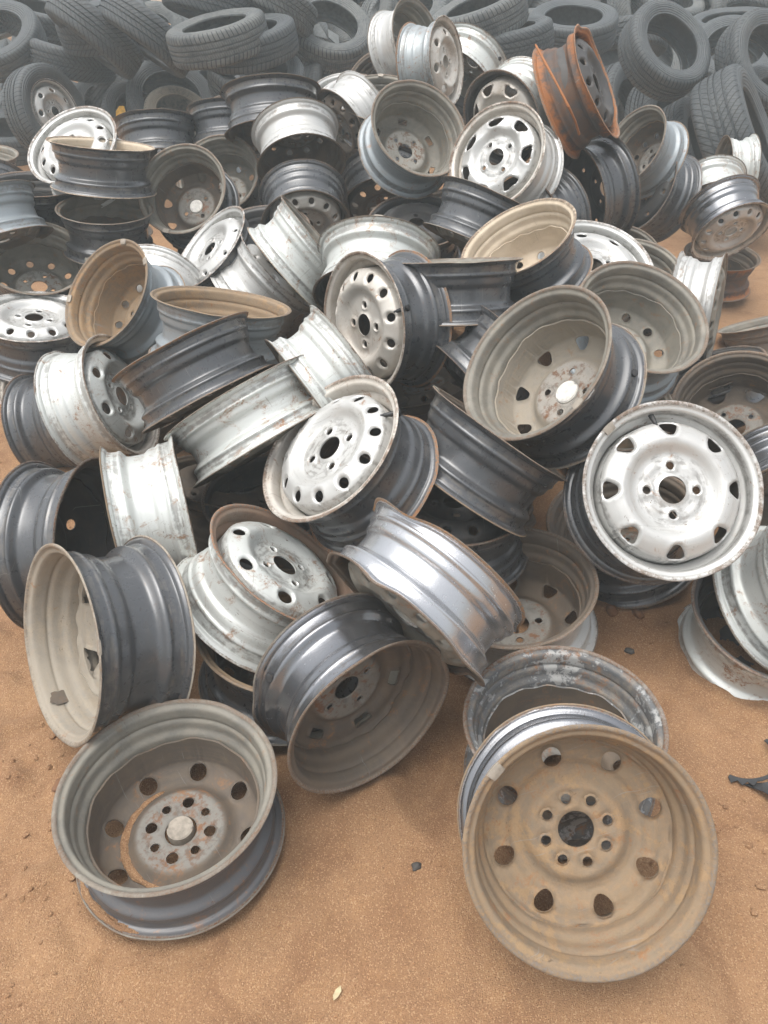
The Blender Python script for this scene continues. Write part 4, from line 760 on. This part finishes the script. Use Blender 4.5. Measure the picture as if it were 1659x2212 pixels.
def sheet(name, outline, mat, p, rz, curl, th=.002, label='', cat='', tilt=(0, 0)):
    """a torn flat scrap: outline in metres, curled, with real thickness"""
    bm = bmesh.new(); vv = [bm.verts.new((x, y, curl(x, y))) for x, y in outline]; bm.faces.new(vv)
    bmesh.ops.triangulate(bm, faces=bm.faces)
    r = bmesh.ops.solidify(bm, geom=list(bm.faces), thickness=th)
    bmesh.ops.recalc_face_normals(bm, faces=bm.faces)
    me = bpy.data.meshes.new(name); bm.to_mesh(me); bm.free(); slots(me, 1)
    o = link(name, me, None, (mat,)); o.location = p; o.rotation_euler = (tilt[0], tilt[1], rz); tag(o, label, cat); return o
def on_ground(px, py):   # the point of flat ground seen at that place of the photograph
    x = (px - 829.5) / 1661; y = (py - 1106) / 1661; c, s = math.cos(R_(35)), math.sin(R_(35))
    dz = -s - y * c; dy = c - y * s; k = -CAM_H / dz
    return Vector((x * k, dy * k, ground_z(x * k, dy * k)))
# black torn strip of plastic at the right edge: a barbed ribbon curving into a flat flap
rib = []
N = 22
for i in range(N + 1):
    s = i / N; a = -0.5 + 2.9 * s; cx, cy = .062 * math.sin(a), -.062 * math.cos(a)
    rib.append((cx, cy, a, s))
left, right = [], []
for i, (cx, cy, a, s) in enumerate(rib):
    w = .005 + .010 * (i % 2) * (1 if s > .55 or s < .25 else .1)
    nxn, nyn = math.sin(a), -math.cos(a)
    left.append((cx + nxn * w, cy + nyn * w)); right.append((cx - nxn * .0025, cy - nyn * .0025))
p = on_ground(1628, 1655)
sheet('plastic_scrap', left + right[::-1], CHAR, p + Vector((-.015, .02, .006)), -.3, lambda x, y: .010 * math.sin(30 * x) + .006, label='black barbed curl of torn plastic on the sand at the right edge', cat='scrap')
sheet('plastic_scrap', [(-.05, -.004), (-.034, .006), (-.020, .010), (-.012, .016), (.0, .009), (.012, .020), (.03, .024), (.046, .015), (.050, -.01), (.036, -.022), (.020, -.028), (.006, -.017), (-.014, -.012)], CHAR, on_ground(1652, 1716) + Vector((.012, 0, .010)), -.6, lambda x, y: .010 * math.cos(45 * x) + 6 * y * y, label='flat black flap of torn plastic just below the barbed curl', cat='scrap')
leaf = flat('dry_leaf', (.55, .46, .28), .7)
sheet('dry_leaf', [(-.012, 0), (-.006, .0045), (.004, .005), (.013, .001), (.006, -.0045), (-.004, -.004)], leaf, on_ground(728, 2140) + Vector((0, 0, .004)), 1.1, lambda x, y: 12 * y * y + .002, .0006, label='small pale dry leaf on the bare sand near the bottom', cat='leaf')
STONE = flat('dark_stone', (.07, .065, .06), .8)
def stone(px, py, s, label, mat=STONE, squash=.55):
    bm = bmesh.new(); bmesh.ops.create_icosphere(bm, subdivisions=3, radius=1)
    for v_ in bm.verts:
        n = noise.noise(v_.co * 1.4 + Vector((px, py, 0))) * .35 + noise.noise(v_.co * 4 + Vector((py, px, 0))) * .12
        v_.co *= 1 + n; v_.co.z *= squash
    me = bpy.data.meshes.new('stone'); bm.to_mesh(me); bm.free(); slots(me, 1)
    for q in me.polygons: q.use_smooth = True
    o = link('stone', me, None, (mat,)); o.scale = (s, s * .8, s); o.location = on_ground(px, py) + Vector((0, 0, s * squash * .4)); o.rotation_euler.z = px; return tag(o, label, 'stone', 'loose stones on the sand')
BROWN = flat('brown_clod', (.20, .10, .05), .9)
stone(899, 1880, .010, 'small dark stone on the sand between the two front wheels')
stone(424, 1985, .007, 'small dark chip below the wheel lying face down')
stone(1360, 1408, .012, 'flat dark stone on the sand left of the wheel at the right edge')
stone(1375, 1338, .016, 'brown clod beside the glossy black wheel flat on the sand', BROWN)
stone(1318, 1332, .018, 'crumbling brown clod under the lip of the glossy black wheel', BROWN)
stone(250, 1905, .012, 'dark pebble left in the scuffed sand near the lower left corner') if False else None
stone(130, 1700, .016, 'brown clod on the sand left of the wheel lying face down', BROWN)
def on_ray(px, py, dep):
    x = (px - 829.5) / 1661; y = (py - 1106) / 1661; c, s = math.cos(R_(35)), math.sin(R_(35))
    return Vector((x * dep, (c - y * s) * dep, CAM_H + dep * (-s - y * c)))
sheet('plastic_scrap', [(-.03, -.04), (.02, -.05), (.035, .0), (.02, .05), (-.01, .045), (-.03, .01)], YELLOW, on_ray(261, 246, 5.03), .3, lambda x, y: .012 * math.sin(50 * y), .004, 'scrap of yellow plastic caught in the hole of the black open tyre', 'scrap', (1.1, .2))
GREYBIT = flat('grey_rubbish', (.17, .18, .18), .8)
sheet('rubbish_scrap', [(-.07, -.05), (.04, -.06), (.09, .01), (.02, .06), (-.05, .03)], GREYBIT, on_ray(690, 68, 5.25), .8, lambda x, y: .02 * math.cos(30 * x), .005, 'torn grey scrap lying inside the wide open tyre, left piece', 'scrap', (.7, .3))
sheet('rubbish_scrap', [(-.06, -.03), (.05, -.05), (.07, .03), (-.02, .05)], GREYBIT, on_ray(722, 82, 5.2), 2.0, lambda x, y: .02 * math.sin(30 * x), .005, 'torn grey scrap lying inside the wide open tyre, lower right piece', 'scrap', (.5, -.3))
# peeled strip of the rust orange wheel's far lip
ow = next(o for o in C.objects if o.get('label', '').startswith('crushed rust orange'))
pts = [on_ray(1157, 97, 2.66), on_ray(1180, 140, 2.60), on_ray(1205, 185, 2.56), on_ray(1228, 230, 2.56), on_ray(1243, 262, 2.60), on_ray(1251, 290, 2.68)]
st_ = link('torn_lip', tube_mesh('torn_lip', [(p_, .0036 + .001 * (k_ % 2)) for k_, p_ in enumerate(pts)], 8), ow, (M['R'],)); st_.matrix_parent_inverse = ow.matrix_world.inverted()
# sand caught in the bowl of the wheel lying face down, and crusted on its lower lip
lw = next(o for o in C.objects if o.get('label', '').startswith('greenish brown wheel'))
def crust(name, a0, a1, r0, z0, wid, hgt, seed, parent, mat):
    vs, fs = [], []; n, m = 46, 9
    for i in range(n + 1):
        s_ = i / n; a = a0 + (a1 - a0) * s_; tp = math.sin(math.pi * s_) ** .5
        for k in range(m):
            q = math.pi * k / (m - 1); nz = noise.noise(Vector((a * 9, k * .9, seed))) * .7 + noise.noise(Vector((a * 34, k * 2.0, seed))) * .5
            w_ = wid * tp * (1 + .5 * noise.noise(Vector((a * 5, 1, seed)))); rr = r0 + w_ * math.cos(q) * (1 + .4 * nz)
            zz = z0 - hgt * tp * math.sin(q) * (1 + .7 * nz)
            vs.append((rr * math.cos(a), rr * math.sin(a), zz))
    for i in range(n):
        for k in range(m - 1): fs.append((i * m + k, i * m + k + 1, (i + 1) * m + k + 1, (i + 1) * m + k))
    for i in range(n): fs.append((i * m, (i + 1) * m, (i + 1) * m + m - 1, i * m + m - 1))
    fs.append(tuple(range(m))[::-1]); fs.append(tuple(n * m + k for k in range(m)))
    return link(name, part_mesh(name, vs, fs), parent, (mat,))
w2x = lw.matrix_world.to_3x3() @ Vector((1, 0, 0)); a_w2 = math.atan2(w2x.y, w2x.x)
crust('sand_crust', a_w2 - R_(120), a_w2 - R_(265), .1030, .0820, .0085, .0055, 3, lw, ground.data.materials[0])
crust('sand_crust', a_w2 - R_(205), a_w2 - R_(262), .181, .0745, .0075, .007, 8, lw, ground.data.materials[0])
pw = next(o for o in C.objects if o.get('label', '').startswith('wide black wheel on edge'))
dn = pw.matrix_world.to_3x3().inverted() @ Vector((-.25, .1, -1))
rp = link('rust_patch', patch_mesh('rust_patch', 21, .105, -.050, .020, .1650), pw, (M['b'],)); rp.rotation_euler.z = math.atan2(dn.y, dn.x)
# yellow scrap inside a tyre and a green bead of plastic on a lip
BURIED = [(-1.30, 3.05, 0.17), (-1.12, 2.95, 0.13), (-0.72, 3.35, 0.35), (-0.98, 3.25, 0.27), (-0.45, 2.50, 0.15), (0.55, 2.90, 0.25), (0.75, 2.60, 0.15), (-0.35, 3.55, 0.45), (-1.25, 3.60, 0.33), (-0.65, 3.90, 0.43), (-0.33, 3.41, 0.21), (0.33, 2.30, 0.16), (0.48, 3.86, 0.15), (-0.42, 2.19, 0.13), (-0.04, 2.56, 0.39), (0.65, 3.84, 0.19), (-0.54, 2.33, 0.14), (0.47, 3.81, 0.21), (-0.35, 2.25, 0.19), (-0.08, 2.19, 0.26), (-0.15, 3.42, 0.19), (0.62, 3.85, 0.20), (-0.00, 2.02, 0.15), (-0.75, 3.41, 0.23), (-0.15, 4.17, 0.16), (0.01, 1.93, 0.12), (-0.12, 2.73, 0.26), (0.11, 4.02, 0.15), (-0.78, 2.35, 0.10), (-0.76, 2.92, 0.15), (-0.73, 2.94, 0.18), (-0.13, 3.94, 0.21), (-0.73, 3.00, 0.16), (0.27, 3.78, 0.15), (-0.92, 3.04, 0.14), (0.29, 4.05, 0.17), (0.16, 4.15, 0.20), (0.46, 3.81, 0.24), (-0.31, 3.35, 0.36), (-0.68, 2.46, 0.16), (0.28, 3.79, 0.36), (0.29, 1.91, 0.11), (-0.07, 2.60, 0.30), (-0.40, 2.05, 0.12), (0.08, 2.65, 0.30), (-0.52, 3.94, 0.13), (-0.36, 4.09, 0.15), (-0.14, 4.14, 0.25), (-0.46, 1.80, 0.11), (0.14, 2.25, 0.20)]
# wheels buried in the shade under the visible ones
rw = random.Random(41)
for i, (x, y, z) in enumerate(BURIED):
    Z = Vector((rw.uniform(-.5, .5), rw.uniform(-.5, .3), rw.choice((-1, 1))))
    wheel(200 + i, (x, y, z), Z, Vector((1, .3, .2)), rw.choice((.17, .18)), .15, rw.choice('AGN'), 'bbbbb', 'B', 0, 0, '', 'dark wheel buried in the shade inside the pile, almost hidden by the others')
# tyres deep in the heap, mostly buried
rt = random.Random(77)
for row, (y0, n, x0, x1, zl, zh) in enumerate([(6.75, 10, -3.3, 3.5, .35, .62), (7.0, 10, -3.6, 3.7, .42, .80), (7.9, 11, -4.0, 4.2, .5, 1.0), (8.9, 12, -4.5, 4.8, .6, 1.18), (10.0, 13, -5.0, 5.4, .8, 1.35)]):
    for i in range(n):
        for lay in range(2):
            x = x0 + (x1 - x0) * (i + rt.random() * .7 + .3 * lay) / n; z = zl + (zh - zl) * (lay * .8 + rt.uniform(-.15, .2))
            Z = Vector((rt.uniform(-1, 1), rt.uniform(-1, .2), rt.uniform(.1, 1.1)))
            tyre((x, y0 + rt.uniform(-.2, .2), z), Z, Vector((1, .2, .1)), rt.choice((.28, .30, .31)), rt.choice((.18, .19, .21)), rt.randrange(3), rt.randrange(2), 'dusty black tyre buried at the back of the heap behind other tyres')
# ------------------------------------------------------------------ dusty air over the yard
bm = bmesh.new(); bmesh.ops.create_cube(bm, size=1)
for q in bm.verts: q.co = Vector((q.co.x * 170, 59 + q.co.y * 190, .9 + q.co.z * 4.2))
me = bpy.data.meshes.new('haze'); bm.to_mesh(me); bm.free()
hm = bpy.data.materials.new('haze_air'); hm.use_nodes = True; hm.node_tree.nodes.clear()
ho = hm.node_tree.nodes.new('ShaderNodeOutputMaterial'); hv = hm.node_tree.nodes.new('ShaderNodeVolumePrincipled')
hv.inputs['Color'].default_value = (.86, .97, 1, 1); hv.inputs['Density'].default_value = .0155; hv.inputs['Anisotropy'].default_value = .0
hm.node_tree.links.new(hv.outputs[0], ho.inputs['Volume']); me.materials.append(hm)
hz = bpy.data.objects.new('haze', me); C.objects.link(hz); hz['kind'] = 'stuff'
